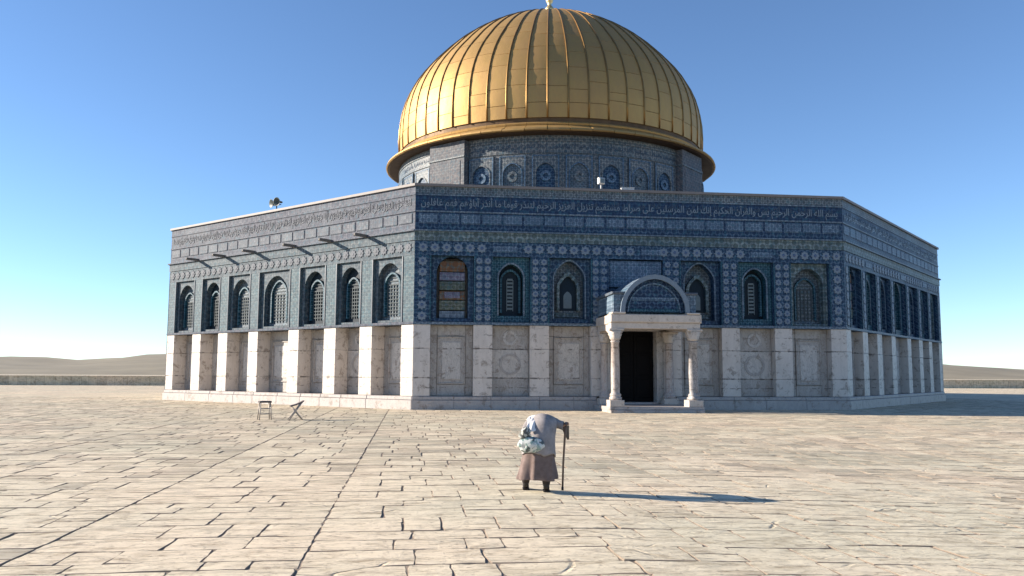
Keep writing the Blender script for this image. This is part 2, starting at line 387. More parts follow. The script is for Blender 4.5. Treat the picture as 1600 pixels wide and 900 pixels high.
plaza = bpy.data.objects.new('plaza_paving', None); COL.objects.link(plaza); struct(plaza)
def paver(x0, x1, y0, y1, rnd, fine):
    """outline with uneven sides, slightly domed and tilted top, worn arris"""
    g = rnd.uniform(.001, .0055); x0 += g*rnd.uniform(.3, 1.2); x1 -= g*rnd.uniform(.3, 1.2); y0 += g; y1 -= g*rnd.uniform(.3, 1.3)
    k = rnd.uniform
    sk = k(-.006, .006)
    c = [(x0+k(-.01, .01), y0+k(-.012, .012)), (x1+k(-.01, .01), y0+k(-.012, .012)), (x1+sk, y1), (x0+sk*.8, y1)]
    out = []
    ns = (5, 4) if fine else (2, 1)
    for e in range(4):
        a, b = c[e], c[(e+1) % 4]; n = ns[e % 2]
        for i in range(n):
            t = i/n; j = 0 if i == 0 else 1
            px, py = a[0]+(b[0]-a[0])*t, a[1]+(b[1]-a[1])*t
            am = .009*j if fine else .006*j
            if i == 0:                                       # rounded or broken corners
                px += ((x0+x1)/2-px)*k(0, .05); py += ((y0+y1)/2-py)*k(0, .06)
            out.append((px+k(-am, am), py+k(-am, am)))
    mx, my = (x0+x1)/2, (y0+y1)/2
    tz = k(-.004, .004); tx, ty = k(-.005, .005), k(-.005, .005)
    H = lambda x, y: G(x, y)+tz+tx*(x-mx)+ty*(y-my)
    n = len(out)
    b = .008
    vs = [(x, y, H(x, y)-.07) for x, y in out]+[(x, y, H(x, y)-.006) for x, y in out]
    vs += [(x+(mx-x)*min(.4, b/max(.05, abs(mx-x)+.02)), y+(my-y)*min(.4, b/max(.05, abs(my-y)+.02)), H(x, y)+k(-.002, .002)) for x, y in out]
    fs = [(i, (i+1) % n, n+(i+1) % n, n+i) for i in range(n)]+[(n+i, n+(i+1) % n, 2*n+(i+1) % n, 2*n+i) for i in range(n)]
    vs.append((mx, my, H(mx, my)+.003)); fs += [(2*n+i, 2*n+(i+1) % n, 3*n) for i in range(n)]
    return vs, fs
def pix(x, y, z=0):
    d = Vector((x, y, z))-Vector((CX, CY, CZ)); q = d.dot(fwd)
    if q < .5: return None
    return 802+FPX*d.dot(r2)/q, 450-FPX*d.dot(u2)/q, q
rp = random.Random(21); stones = []
xs = X0
while xs < X1:                                               # bays of paving, each laid in courses of its own
    xw = rp.choice([2.6, 3.4, 4.2, 5.3])*rp.uniform(.9, 1.1); xe = min(X1, xs+xw); y = Y0-rp.uniform(0, .8)
    while y < Y1:
        dy = rp.choice([.3, .38, .46, .55, .62, .72, .85])*rp.uniform(.94, 1.06); x = xs
        while x < xe-.01:
            dx = rp.choice([.38, .5, .62, .75, .9, 1.15])*rp.uniform(.9, 1.1)
            if xe-x-dx < .4: dx = xe-x
            mx, my = x+dx/2, y+dy/2
            if my < -.3 or not inside_oct(mx, my, -.5):
                rr = rp.random()
                if dy > .7 and rr < .35: k = rp.uniform(.35, .6); q4 = [(x, x+dx, y, y+dy*k), (x, x+dx, y+dy*k, y+dy)]
                elif dx > 1 and dy > .6 and rr < .6: k = rp.uniform(.4, .6); q4 = [(x, x+dx*k, y, y+dy), (x+dx*k, x+dx, y, y+dy*.5), (x+dx*k, x+dx, y+dy*.5, y+dy)]
                else: q4 = [(x, x+dx, y, y+dy)]
                for q in q4:
                    p = pix((q[0]+q[1])/2, (q[2]+q[3])/2); ok = p and -40 < p[0] < 1640 and p[1] < 925
                    stones.append(((q[1]-q[0])*(q[3]-q[2])/p[2]**3 if ok else 0, q))
            x += dx
        y += dy
    xs = xe
stones.sort(key=lambda s: -s[0])
for i, (a, q) in enumerate(stones[:290]):
    v, f = paver(*q, rp, True); ob = raw('paving_stone', v, f, 'stone', plaza); ob.data.materials.append(M['dirt']); n = (len(v)-1)//3
    ob.data.polygons.foreach_set('material_index', [1]*(2*n)+[0]*n)
SV, SF, SM = [], [], []
for a, q in stones[290:]:
    v, f = paver(*q, rp, False); b = len(SV); SV += v; SF += [tuple(i+b for i in t) for t in f]; n = (len(v)-1)//3; SM += [1]*(2*n)+[0]*n
o = raw('distant_paving_stones', SV, SF, 'stone', plaza); o['kind'] = 'stuff'; o.data.materials.append(M['dirt']); o.data.polygons.foreach_set('material_index', SM)

# ------------------------------------------------------------------ the shrine
shrine = thing('domed_shrine', 'octagonal shrine of blue tile and grey marble under a large golden dome', 'shrine')
BAYS = [1.74, 4.44, 7.17, 10.3, 13.43, 16.16, 18.86]
HALF = [.97, .86, .98, 1.3, .98, .86, .97]
EDGES = [(b-h, b+h) for b, h in zip(BAYS, HALF)]
PIERS = [(0, EDGES[0][0])]+[(EDGES[i][1], EDGES[i+1][0]) for i in range(6)]+[(EDGES[6][1], A)]
ZM, ZT, RD = 3.82, 6.97, -.72
# core
cv = []
for z in (-.05, 9.4):
    for k in range(8): f = Face(k); cv.append(f.o + f.n*(-1.2) + f.u*(1.2*T8) + Vector((0, 0, z)))
raw('wall_core', cv, [(i, (i+1) % 8, 8+(i+1) % 8, 8+i) for i in range(8)]+[tuple(range(8, 16))], 'panel', shrine)
rv = []
for m_, z in ((-.70, 9.41), (-13.2, 10.4)):
    for k in range(8): f = Face(k); rv.append(f.o + f.n*m_ + f.u*(-m_*T8) + Vector((0, 0, z)))
raw('roof', rv, [(i, (i+1) % 8, 8+(i+1) % 8, 8+i) for i in range(8)], 'roof', shrine)

# inscription in joined letter forms
VERSES = ["بسم الله الرحمن الرحيم يس والقرآن الحكيم إنك لمن المرسلين على صراط مستقيم تنزيل العزيز الرحيم لتنذر قوما ما أنذر آباؤهم فهم غافلون",
          "لقد حق القول على أكثرهم فهم لا يؤمنون إنا جعلنا في أعناقهم أغلالا فهي إلى الأذقان فهم مقمحون وجعلنا من بين أيديهم سدا ومن خلفهم سدا",
          "فأغشيناهم فهم لا يبصرون وسواء عليهم أأنذرتهم أم لم تنذرهم لا يؤمنون إنما تنذر من اتبع الذكر وخشي الرحمن بالغيب فبشره بمغفرة وأجر كريم"]
FORMS = {}
for c in range(0xFE80, 0xFEFD):
    d = unicodedata.decomposition(chr(c))
    if d:
        t, *r = d.split()
        if len(r) == 1: FORMS.setdefault(chr(int(r[0], 16)), {})[t] = chr(c)
def shape(wd):
    wd = wd.replace('\u0644\u0627', '\uFEFB'); out = ''
    for i, chh in enumerate(wd):
        f = FORMS.get(chh)
        if not f: out += chh; continue
        prev = i > 0 and '<initial>' in FORMS.get(wd[i-1], {})
        nxt = '<initial>' in f and i+1 < len(wd) and (wd[i+1] in FORMS or wd[i+1] == '\uFEFB')
        out += f.get('<medial>' if prev and nxt else '<final>' if prev else '<initial>' if nxt else '<isolated>', chh)
    return out
def inscription(F, verse, u0, u1, z0, z1, d, mat, par, name='inscription', lines=1):
    words = [shape(x)[::-1] for x in verse.split()][::-1]
    cu = bpy.data.curves.new(name, 'FONT'); cu.body = ' '.join(words); cu.extrude = .008; cu.resolution_u = 1; cu.offset = .012
    ob = bpy.data.objects.new(name, cu); COL.objects.link(ob)
    me = bpy.data.meshes.new_from_object(ob.evaluated_get(bpy.context.evaluated_depsgraph_get()))
    bpy.data.objects.remove(ob)
    xs = [v.co.x for v in me.vertices]; ys = [v.co.y for v in me.vertices]
    a, b, c, e = min(xs), max(xs), min(ys), max(ys)
    for v in me.vertices:
        x, y_, z_ = v.co
        v.co = F.P(u0+(x-a)/(b-a)*(u1-u0), z0+(y_-c)/(e-c)*(z1-z0), d+z_*.8)
    me.materials.clear(); me.update()
    return link(name, me, mat, par)

# star plates (shared meshes)
def star_mesh(name, r):
    vs, fs = [], []
    n = 16
    for ring, (rr, d) in enumerate(((1, 0), (1, .025), (.86, .035))):
        for i in range(n):
            t = 2*pi*i/n; q = r*rr*(1 if i % 2 == 0 else .74); vs.append((q*sin(t), -d, q*cos(t)))
    for k in range(2):
        for i in range(n): j = (i+1) % n; fs.append((k*n+j, k*n+i, (k+1)*n+i, (k+1)*n+j))
    fs.append(tuple(2*n+i for i in range(n))[::-1])
    b = len(vs)
    for i in range(8): t = 2*pi*i/8; vs.append((.36*r*sin(t), -.036, .36*r*cos(t)))
    for i in range(8): t = 2*pi*i/8; vs.append((.22*r*sin(t), -.05, .22*r*cos(t)))
    for i in range(8): j = (i+1) % 8; fs.append((b+j, b+i, b+8+i, b+8+j))
    fs.append(tuple(b+8+i for i in range(8))[::-1])
    me = bpy.data.meshes.new(name); me.from_pydata(vs, [], fs); me.materials.append(M['pale']); me.materials.append(M['blue_boss'])
    for i, p in enumerate(me.polygons): p.material_index = 1 if i > 32 else 0
    me.update(); return me
STAR = star_mesh('star_tile', .225); LOZ = star_mesh('lozenge_tile', .165)
def stamp(F, name, me, u, z, d, par, add=None):
    a = atan2(F.n.y, F.n.x)+pi/2
    if add is not None:
        b = len(add[0]); Rm = Matrix.Rotation(a, 3, 'Z'); p = F.P(u, z, d)
        add[0].extend([p+Rm@v.co for v in me.vertices]); add[1].extend([tuple(i+b for i in q.vertices) for q in me.polygons]); return
    o = bpy.data.objects.new(name, me); COL.objects.link(o); o.parent = par
    o.location = F.P(u, z, d); o.rotation_euler = (0, R.uniform(-.03, .03), a)

def marble_bay(F, i, b, h, detail):
    lf_ = F.n.x < -.5; base_ = -.86 if lf_ else RD+.22
    box(F, 'recess_back', b-h, b+h, .6, ZM, -1.19, base_-.002, 'panel', shrine)
    e0, e1 = b-h, b+h; z0, z1 = .6, ZM
    RM = base_; cyc = [0, 1, 2, 3, 2, 1, 0][i]
    if cyc == 1:       # three stacked slabs, the top and bottom carrying a carved roundel
        zz = [z0, 1.42, 2.72, z1]
        for j in range(3):
            box(F, 'marble_panel', e0+.01, e1-.01, zz[j]+.008, zz[j+1]-.008, RM, RM+.05+.02*(j == 1), 'panel_b' if j == 1 else 'panel', shrine, ch=.012)
        ring_disc(F, 'roundel', b, 3.25, .22, .34, RM+.04, RM+.085, 'panel_b', shrine)
        ring_disc(F, 'roundel', b, 2.05, .38, .5, RM+.06, RM+.10, 'panel', shrine)
    else:
        t = .32 if cyc == 0 else .26
        box(F, 'border_slab', e0+.01, e0+t, z0+.01, z1-.01, RM, RM+.05, 'panel', shrine, ch=.01)
        box(F, 'border_slab', e1-t, e1-.01, z0+.01, z1-.01, RM, RM+.05, 'panel', shrine, ch=.01)
        box(F, 'border_slab', e0+t+.012, e1-t-.012, z1-.5, z1-.01, RM, RM+.055, 'panel', shrine, ch=.01)
        box(F, 'border_slab', e0+t+.012, e1-t-.012, z0+.01, z0+.52, RM, RM+.055, 'panel', shrine, ch=.01)
        c0, c1 = e0+t+.012, e1-t-.012; za, zb = z0+.535, z1-.515
        box(F, 'marble_panel', c0+.03, c1-.03, za, zb, RM, RM+.07, 'panel', shrine, ch=.02)
        box(F, 'inner_panel', c0+.2, c1-.2, za+.2, zb-.25, RM+.07, RM+.10, 'panel_b', shrine, ch=.025)
        fr = RM+.115
        for (a0, a1, q0, q1) in ((c0, c0+.07, za, zb), (c1-.07, c1, za, zb), (c0+.072, c1-.072, zb-.07, zb), (c0+.072, c1-.072, za, za+.07)):
            box(F, 'moulding', a0, a1, q0, q1, RM, fr, 'panel', shrine, ch=.02)

def tile_bay(F, i, b, h, fk):
    PF = -.24 if fk != 7 else -.13; RD = -.72 if fk != 7 else -.46
    e0, e1 = b-h, b+h; w_ = 2*h-.02; z0, z1 = ZM+.14, ZT
    kind = 'arch' if fk == 7 else ['blind', 'window', 'ogee', 'window', 'ogee', 'window', 'blind'][i]
    if fk != 7 and i == 6: kind = 'arch'
    if kind == 'blind':
        n = arch_plate(F, 'blind_niche', b, w_, z0, z1-.01, h*.74, z0+.16, z1-.75, RD, PF, 'navy', shrine, .05)
        q = PF-.12
        for (za, zb, m_) in ((6.28, 6.78, 'orange'), (5.86, 6.26, 'mauve'), (5.42, 5.84, 'olive'), (4.98, 5.40, 'orange'), (4.50, 4.96, 'olive'), (4.14, 4.48, 'grey')):
            box(F, 'tile_panel', b-h*.6, b+h*.6, za, zb-.02, RD, q+.02*(m_ == 'olive'), m_, n, ch=.015)
        box(F, 'tile_panel', b-.36, b+.36, 5.05, 5.33, RD, q+.035, 'mauve', n, ch=.015)
    elif kind == 'window':
        n = arch_plate(F, 'window_surround', b, w_, z0, z1-.01, h*.66, z0+.3, z1-.95, RD, PF, 'teal', shrine)
        arch_band(F, 'arch_moulding', b, h*.66, .07, z0+.3, z1-.95, PF, PF+.04, 'grey', n)
        arch_band(F, 'arch_moulding', b, h*.45, .09, z0+.45, z1-1.05, RD, RD+.2, 'teal', n)
        arch_fill(F, 'window_pane', b, h*.66, z0+.3, z1-.95, RD+.015, 'glass', n)
        gb = ([], [], [])
        for j in range(9):
            zz = z0+.62+j*.17; box(F, '', b-.13, b+.13, zz, zz+.09, RD+.02, RD+.06, None, None, add=gb)
        for uu in (-.16, .13): box(F, '', b+uu, b+uu+.03, z0+.55, z1-1.0, RD+.02, RD+.07, None, None, add=gb)
        raw('window_grille', gb[0], gb[1], 'grille', n, gb[2])
    elif kind == 'ogee':
        n = arch_plate(F, 'ornate_niche', b, w_, z0, z1-.01, h*.74, z0+.2, z1-.98, RD, PF, 'navy', shrine, .2)
        arch_fill(F, 'niche_back', b, h*.74, z0+.2, z1-.98, RD+.012, 'drum_dark', n, .2)
        arch_band(F, 'arch_moulding', b, h*.74, .06, z0+.2, z1-.98, PF, PF+.035, 'grey', n, .2)
        arch_band(F, 'arch_moulding', b, h*.42, .14, z0+.6, z1-1.35, RD, RD+.22, 'floral', n, .35)
        arch_fill(F, 'window_pane', b, h*.42, z0+.6, z1-1.35, RD+.03, 'glass', n, .35)
        box(F, 'niche_sill', b-h*.6, b+h*.6, z0+.3, z0+.5, RD, RD+.06, 'floral', n, ch=.02)
        arch_fill(F, 'pane_light', b, h*.2, z0+.72, z1-1.75, RD+.045, 'grille', n, .3)
    else:
        n = arch_plate(F, 'arched_niche', b, w_, z0, z1-.01, h*.78, z0+.1, z1-.2-h*.86, RD, PF, 'floral_l' if fk == 7 else 'floral', shrine, .06)
        arch_fill(F, 'niche_back', b, h*.78, z0+.1, z1-.2-h*.86, RD+.012, 'drum_dark' if i in (0, 2, 3, 6) else 'glass', n, .06)
        arch_band(F, 'arch_moulding', b, h*.48, .08, z0+.3, z1-1.25, RD, RD+.15, 'teal', n)
        gb = ([], [], [])
        for j in range(11): box(F, '', b-h*.42, b+h*.42, z0+.4+j*.17, z0+.44+j*.17, RD+.02, RD+.05, None, None, add=gb)
        for j in range(5): box(F, '', b-h*.4+j*h*.19, b-h*.4+j*h*.19+.035, z0+.3, z1-1.2, RD+.02, RD+.055, None, None, add=gb)
        raw('window_grille', gb[0], gb[1], 'grille_dark', n, gb[2])

extra = ([], []); extra_l = ([], [])
def detailed_face(fk, verse):
    F = Face(fk); left = fk == 7; RB = -1.19
    # plinth
    u = 0.0; blocks = []
    while u < A-.01:
        nx = u+R.uniform(1.5, 2.6)
        if A-nx < 1.2: nx = A
        blocks.append((u, nx)); u = nx
    for (a, b) in blocks:
        if fk == 0 and b > 8.4 and a < 12.15:
            if a < 8.3: b = 8.4
            elif b > 12.25: a = 12.15
            else: continue
        box(F, 'plinth_block', a+(.004 if a > 0 else 0), b-(.004 if b < A else 0), -.05, .42, RB, .12, 'plinth', shrine, (a == 0, b == A), ch=.015)
        box(F, 'plinth_cap', a+(.004 if a > 0 else 0), b-(.004 if b < A else 0), .424, .59, RB, .06, 'plinth', shrine, (a == 0, b == A), ch=.025)
    # pilasters
    for j, (p0, p1) in enumerate(PIERS):
        mit = (j == 0, j == 7); zz = [.6, 1.42, 2.74, ZM]
        cut = [(p0+.003, p1-.003)]
        if mit[0]: cut = [(0, p1-.003)]
        if mit[1]: cut = [(p0+.003, A)]
        for q0, q1 in cut:
            for a in range(3):
                box(F, 'pilaster_slab', q0, q1, zz[a]+.005, zz[a+1]-.005, RB, R.uniform(-.006, .006)*(not any(mit)), 'marble', shrine, mit, ch=.01)
            pm = 'floral' if left else 'navy'
            if left: pm = 'left_pier'
            box(F, 'tile_pilaster', q0, q1, ZM+.12, ZT-.004, RD, 0, pm, shrine, mit)
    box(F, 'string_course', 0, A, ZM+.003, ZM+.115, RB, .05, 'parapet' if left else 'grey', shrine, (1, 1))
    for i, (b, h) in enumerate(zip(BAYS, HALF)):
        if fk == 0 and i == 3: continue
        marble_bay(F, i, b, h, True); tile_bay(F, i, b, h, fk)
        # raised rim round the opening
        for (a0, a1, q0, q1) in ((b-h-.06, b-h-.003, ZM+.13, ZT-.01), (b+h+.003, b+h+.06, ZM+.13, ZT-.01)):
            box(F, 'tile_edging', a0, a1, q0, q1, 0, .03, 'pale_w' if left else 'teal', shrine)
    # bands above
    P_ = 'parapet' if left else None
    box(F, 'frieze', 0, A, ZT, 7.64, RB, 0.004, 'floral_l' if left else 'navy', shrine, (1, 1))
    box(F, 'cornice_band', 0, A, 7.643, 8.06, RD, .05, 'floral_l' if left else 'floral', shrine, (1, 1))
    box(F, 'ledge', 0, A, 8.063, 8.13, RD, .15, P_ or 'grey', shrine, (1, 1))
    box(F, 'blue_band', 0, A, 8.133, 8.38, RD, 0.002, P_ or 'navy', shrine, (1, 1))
    box(F, 'cartouche_band', 0, A, 8.383, 8.96, RD, -.01, 'script_bg_l' if left else 'deep', shrine, (1, 1))
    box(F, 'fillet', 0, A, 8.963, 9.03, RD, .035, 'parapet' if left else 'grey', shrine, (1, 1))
    box(F, 'inscription_band', 0, A, 9.033, 9.74, RD, 0, 'script_bg_l' if left else 'script_bg', shrine, (1, 1))
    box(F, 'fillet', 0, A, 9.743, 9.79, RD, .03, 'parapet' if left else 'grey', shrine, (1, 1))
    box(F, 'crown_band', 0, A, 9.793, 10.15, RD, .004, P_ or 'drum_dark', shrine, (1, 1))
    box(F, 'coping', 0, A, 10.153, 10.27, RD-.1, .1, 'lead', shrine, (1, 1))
    n = 21
    for j in range(n):
        u0 = .12+j*(A-.24)/n
        box(F, 'cartouche_tile', u0+.05, u0+(A-.24)/n-.05, 8.43, 8.91, -.01, .02, 'cart_l' if left else 'cart', shrine, ch=.03)
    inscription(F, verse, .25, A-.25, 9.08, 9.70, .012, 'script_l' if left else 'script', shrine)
    inscription(F, VERSES[(VERSES.index(verse)+1) % 3], .6, A-.5, 9.27, 9.715, .004, 'script_bg_l' if left else 'cart', shrine, 'upper_script')['kind'] = 'stuff'
    # star plates
    n = 38
    for j in range(n):
        u0 = .38+j*(A-.76)/(n-1)
        if left: stamp(F, 'star_tile', STAR, u0, 7.33, .004, shrine, extra_l); continue
        if j in (6, 7, 8, 19, 20, 29, 30, 31):
            if j in (7, 20, 30): box(F, 'frieze_plaque', u0-.55, u0+.55, 7.18, 7.48, 0, .03, 'cart', shrine, ch=.02)
            continue
        if fk == 0: stamp(F, 'star_tile', STAR, u0, 7.33, .004, shrine)
        else: stamp(F, 'star_tile', STAR, u0, 7.33, .004, shrine, extra)
    if fk == 0:
        for u0 in (.37, A-.37):
            for j in range(6): stamp(F, 'star_tile', STAR, u0, 4.2+j*.5, .0, shrine)
        for j in range(1, 7):
            p0, p1 = PIERS[j]; c = (p0+p1)/2
            for s_ in (-.2, .2):
                for a in range(8): stamp(F, 'lozenge_tile', LOZ, c+s_, 4.16+a*.37, .0, shrine)
    elif not left:
        for j in range(8):
            c = sum(PIERS[j])/2
            for a in range(7): stamp(F, 'star_tile', STAR, c, 4.2+a*.42, .0, shrine, extra)
    if left:
        for c in (A-3.15, A-5.72, A-8.55, A-12.05, A-14.85, A-17.5):
            sp = box(F, 'water_spout', c-.075, c+.075, 8.05, 8.18, .0, .85, 'spout', shrine, ch=.03)
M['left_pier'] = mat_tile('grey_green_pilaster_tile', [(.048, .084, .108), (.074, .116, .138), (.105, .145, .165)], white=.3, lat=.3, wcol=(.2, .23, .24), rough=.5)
detailed_face(0, VERSES[0]); detailed_face(7, VERSES[1]); detailed_face(1, VERSES[2])
o = raw('sunlit_star_tiles', extra_l[0], extra_l[1], 'script_l', shrine); o['kind'] = 'stuff'
o = raw('distant_star_tiles', extra[0], extra[1], 'pale', shrine); o['kind'] = 'stuff'
for fk in (2, 3, 4, 5, 6):
    F = Face(fk)
    box(F, 'marble_wall', 0, A, -.05, ZM, RD, -.02, 'panel', shrine, (1, 1))
    box(F, 'tile_wall', 0, A, ZM+.003, 8.06, RD, -.02, 'navy', shrine, (1, 1))
    box(F, 'ledge', 0, A, 8.063, 8.13, RD, .15, 'grey', shrine, (1, 1))
    box(F, 'parapet_wall', 0, A, 8.133, 10.15, RD, 0, 'navy', shrine, (1, 1))
    box(F, 'coping', 0, A, 10.153, 10.27, RD-.1, .1, 'lead', shrine, (1, 1))
    for j, (p0, p1) in enumerate(PIERS):
        box(F, 'pilaster', p0, p1, .0, 7.6, -.02, .02, 'marble', shrine, (j == 0, j == 7))

# ---- portico on the front
F = Face(0); PD = 3.3; UC = 10.25
por = bpy.data.objects.new('portico', None); COL.objects.link(por); por.parent = shrine
box(F, 'step', 8.24, 12.31, -.05, .12, .0, PD+.1, 'plinth', por, ch=.02)
box(F, 'step', 8.22, 12.33, 0.121, .25, .0, PD+.03, 'plinth', por, ch=.02)
# wall piers beside the doorway, lintel and the tiled wall above
box(F, 'door_jamb', 8.98, 9.37, .25, 3.62, RD, -.05, 'panel_b', por, ch=.015)
box(F, 'door_jamb', 11.27, 11.62, .25, 3.62, RD, -.05, 'panel_b', por, ch=.015)
box(F, 'door_lintel', 8.98, 11.62, 3.625, 3.82, RD, -.02, 'panel_b', por, ch=.015)
box(F, 'wall_panel', 9.0, 11.6, 3.95, 5.62, RD, -.2, 'navy', por)
box(F, 'tile_panel', 9.03, 11.57, 5.66, 6.92, RD, -.1, 'cart', por, ch=.03)
box(F, 'threshold', 9.37, 11.27, .25, .34, RD, .1, 'plinth', por, ch=.01)
box(F, 'doorway_void', 9.371, 11.269, .341, 3.62, -1.19, RD+.01, 'dark', por)
for s_ in (0, 1):
    a0 = 9.38 if s_ == 0 else 10.33
    lf = box(F, 'door_leaf', a0, a0+.93, .345, 3.615, RD+.012, RD+.07, 'door', por, ch=.01)
    for q0, q1 in ((.55, 1.4), (1.55, 2.5), (2.65, 3.4)):
        box(F, 'door_panel', a0+.12, a0+.81, q0, q1, RD+.07, RD+.09, 'door', lf, ch=.015)
# columns
def col_prof(h, r):
    return [(r*1.45, 0), (r*1.45, .12), (r*1.2, .14), (r*1.3, .19), (r*1.3, .25), (r*1.02, .29), (r*1.0, .34), (r*1.03, h*.4), (r*.9, h-.52), (r*1.08, h-.5), (r*1.08, h-.46), (r*.9, h-.44)]
def column(u, d, h, r, mat, z0, twist=None):
    c = F.P(u, 0, d)
    ob = link('column', lathe_mesh('column', col_prof(h, r), 20, twist), mat, por); ob.location = (c.x, c.y, z0+.28)
    pl = box(F, 'pedestal', u-r*1.7, u+r*1.7, z0, z0+.28, d-r*1.7, d+r*1.7, 'portico', ob, ch=.02); pl.matrix_parent_inverse = Matrix.Translation(-Vector(ob.location))
    cap = link('capital', lathe_mesh('capital', [(r*.9, 0), (r*1.0, .05), (r*1.25, .12), (r*1.15, .15), (r*1.5, .27), (r*1.4, .3), (r*1.85, .42)], 24, lambda t, z: .10*abs(sin(4*t))*(z > .03)), 'portico', ob); cap.location = (0, 0, h-.44)
    ab = box(F, 'abacus', u-r*1.75, u+r*1.75, z0+h+.262, z0+h+.35, d-r*1.75, d+r*1.75, 'portico', ob, ch=.02); ab.matrix_parent_inverse = Matrix.Translation(-Vector(ob.location))
column(8.54, PD-.3, 2.95, .185, 'column', .25)
column(11.97, PD-.3, 2.95, .19, 'carved', .25, lambda t, z: .13*sin(3*t+z*9))
column(8.68, .35, 2.95, .17, 'column', .25)
column(11.72, .35, 2.95, .2, 'column', .25)
ZB = .25+2.95+.35
# entablature: front beam, side beams
box(F, 'front_beam', 8.3, 12.22, ZB, ZB+.25, PD-.55, PD-.04, 'portico', por, ch=.015)
box(F, 'front_cornice', 8.27, 12.27, ZB+.253, ZB+.62, PD-.6, PD+.04, 'portico', por, ch=.04)
for u0 in (8.42, 11.62):
    box(F, 'side_beam', u0, u0+.5, ZB, ZB+.25, .1, PD-.553, 'portico', por, ch=.015)
    box(F, 'side_cornice', u0-.05, u0+.55, ZB+.253, ZB+.62, .06, PD-.603, 'portico', por, ch=.03)
for (a, b) in ((8.36, 8.9), (11.64, 12.18)):
    box(F, 'corner_block', a-.02, b+.02, ZB+.622, ZB+.70, PD-.6, PD+.07, 'portico', por, ch=.02)
# upper storey: tiled blocks with the round arch between them
ZA = ZB+.71
arch_band(F, 'barrel_vault', UC, 1.40, .12, ZA, ZA+.05, -.19, PD-.12, 'grey', por, 0.04)
arch_band(F, 'arch_moulding', UC, 1.33, .19, ZA, ZA+.05, PD-.115, PD-.02, 'pale', por, 0.04)
arch_band(F, 'arch_moulding', UC, 1.12, .06, ZA, ZA+.05, PD-.3, PD-.2, 'cart', por, 0.04)
arch_fill(F, 'tympanum', UC, 1.40, ZA, ZA+.05, PD-.28, 'deep', por, 0.04)
box(F, 'tympanum_band', UC-1.1, UC+1.1, ZA+.02, ZA+.16, PD-.3, PD-.23, 'teal', por, ch=.01)
box(F, 'tympanum_band', UC-.95, UC+.95, ZA+.5, ZA+.66, PD-.3, PD-.25, 'cart', por, ch=.01)
for s_ in (-1, 1):
    pts = [(8.46, ZA), (8.46, 5.03), (UC-sqrt(1.53**2-.75**2), 5.03)]
    for k in range(6): t = pi-math.asin(.75/1.53)*(1-(k+1)/6); pts.append((UC+1.53*cos(t), ZA+.03+1.53*sin(t)))
    if s_ > 0: pts = [(2*UC-a+.05, b) for a, b in pts]
    n = len(pts); vs = [F.P(a, b, -.19) for a, b in pts]+[F.P(a, b, PD-.2) for a, b in pts]
    raw('shoulder_wall', vs, [tuple(range(n)), tuple(range(n, 2*n))[::-1]]+[(i, (i+1) % n, n+(i+1) % n, n+i) for i in range(n)], 'grey', por, pts+[(a+.4, b) for a, b in pts])
    a0, a1 = (8.38, 9.0) if s_ < 0 else (11.55, 12.17)
    box(F, 'shoulder_cap', a0, a1, 5.033, 5.14, -.19, PD-.12, 'cart_l', por, ch=.03)

# ---- drum
RDR = 11.45
vs, fs, uvs = [], [], []
NS = 96
prof = [9.6, 13.0, 15.55, 15.62, 16.75]
for z in prof:
    for i in range(NS+1):
        a = 2*pi*i/NS; vs.append(CEN+Vector((RDR*cos(a), RDR*sin(a), z))); uvs.append((a*RDR, z))
for j in range(len(prof)-1):
    for i in range(NS): b = j*(NS+1)+i; fs.append((b, b+1, b+NS+2, b+NS+1))
drum = raw('drum', vs, fs, 'drum', shrine, uvs, smooth=True)
def ringband(name, z0, z1, d, mat):
    vs, fs, uvs = [], [], []
    for r, z in ((RDR-.02, z0), (RDR+d, z0), (RDR+d, z1), (RDR-.02, z1)):
        for i in range(NS+1): a = 2*pi*i/NS; vs.append(CEN+Vector((r*cos(a), r*sin(a), z))); uvs.append((a*RDR, z+(r-RDR)))
    for j in range(3):
        for i in range(NS): b = j*(NS+1)+i; fs.append((b, b+1, b+NS+2, b+NS+1))
    return raw(name, vs, fs, mat, drum, uvs)
ringband('drum_moulding', 15.58, 15.68, .06, 'drum')
ringband('drum_moulding', 16.35, 16.42, .05, 'drum')
for q in range(4):
    base = radians(90*q)
    for j in range(7):
        ph = base+radians(-31.8+10.6*j)
        C_ = Round(RDR, ph)
        if cos(ph+.16) < -.15: continue
        kind = j % 2
        sr = arch_plate(C_, 'drum_window', 0, 1.72, 12.9, 15.5, .60, 13.1, 14.25, -.02, .10, 'drum', drum, .1)
        arch_fill(C_, 'window_pane', 0, .60, 13.1, 14.25, .02, 'drum_dark' if kind else 'navy', sr, .1)
        arch_band(C_, 'arch_moulding', 0, .60, .07, 13.1, 14.25, .10, .14, 'cart' if kind else 'drum', sr, .1)
        ring_disc(C_, 'rosette', 0, 14.1, .16, .34, .03, .09, 'drum' if kind else 'cart', sr, 16)
        for (a0, a1, q0, q1) in ((-.86, -.78, 12.95, 15.42), (.78, .86, 12.95, 15.42), (-.77, .77, 15.36, 15.43)):
            box(C_, 'tile_edging', a0, a1, q0, q1, .10, .13, 'cart', sr)
    ph = base+radians(46)
    n_ = Vector((sin(ph), -cos(ph), 0)); uu = Vector((cos(ph), sin(ph), 0))
    Fp = Flat(CEN+n_*RDR, uu, n_)
    pier = box(Fp, 'drum_pier', -1.5, 1.5, 9.6, 16.7, -.6, .42, 'pier_tile', shrine)
    box(Fp, 'pier_panel', -1.2, 1.2, 12.6, 15.4, .42, .45, 'pier_tile', pier, ch=.03)
    box(Fp, 'pier_moulding', -1.55, 1.55, 15.58, 15.7, -.3, .48, 'drum', pier, ch=.02)
for q in range(4): pass
inscription(Round(RDR, radians(-9)), VERSES[2], -13, 13, 15.78, 16.28, .01, 'cart', drum, 'drum_inscription')['kind'] = 'stuff'

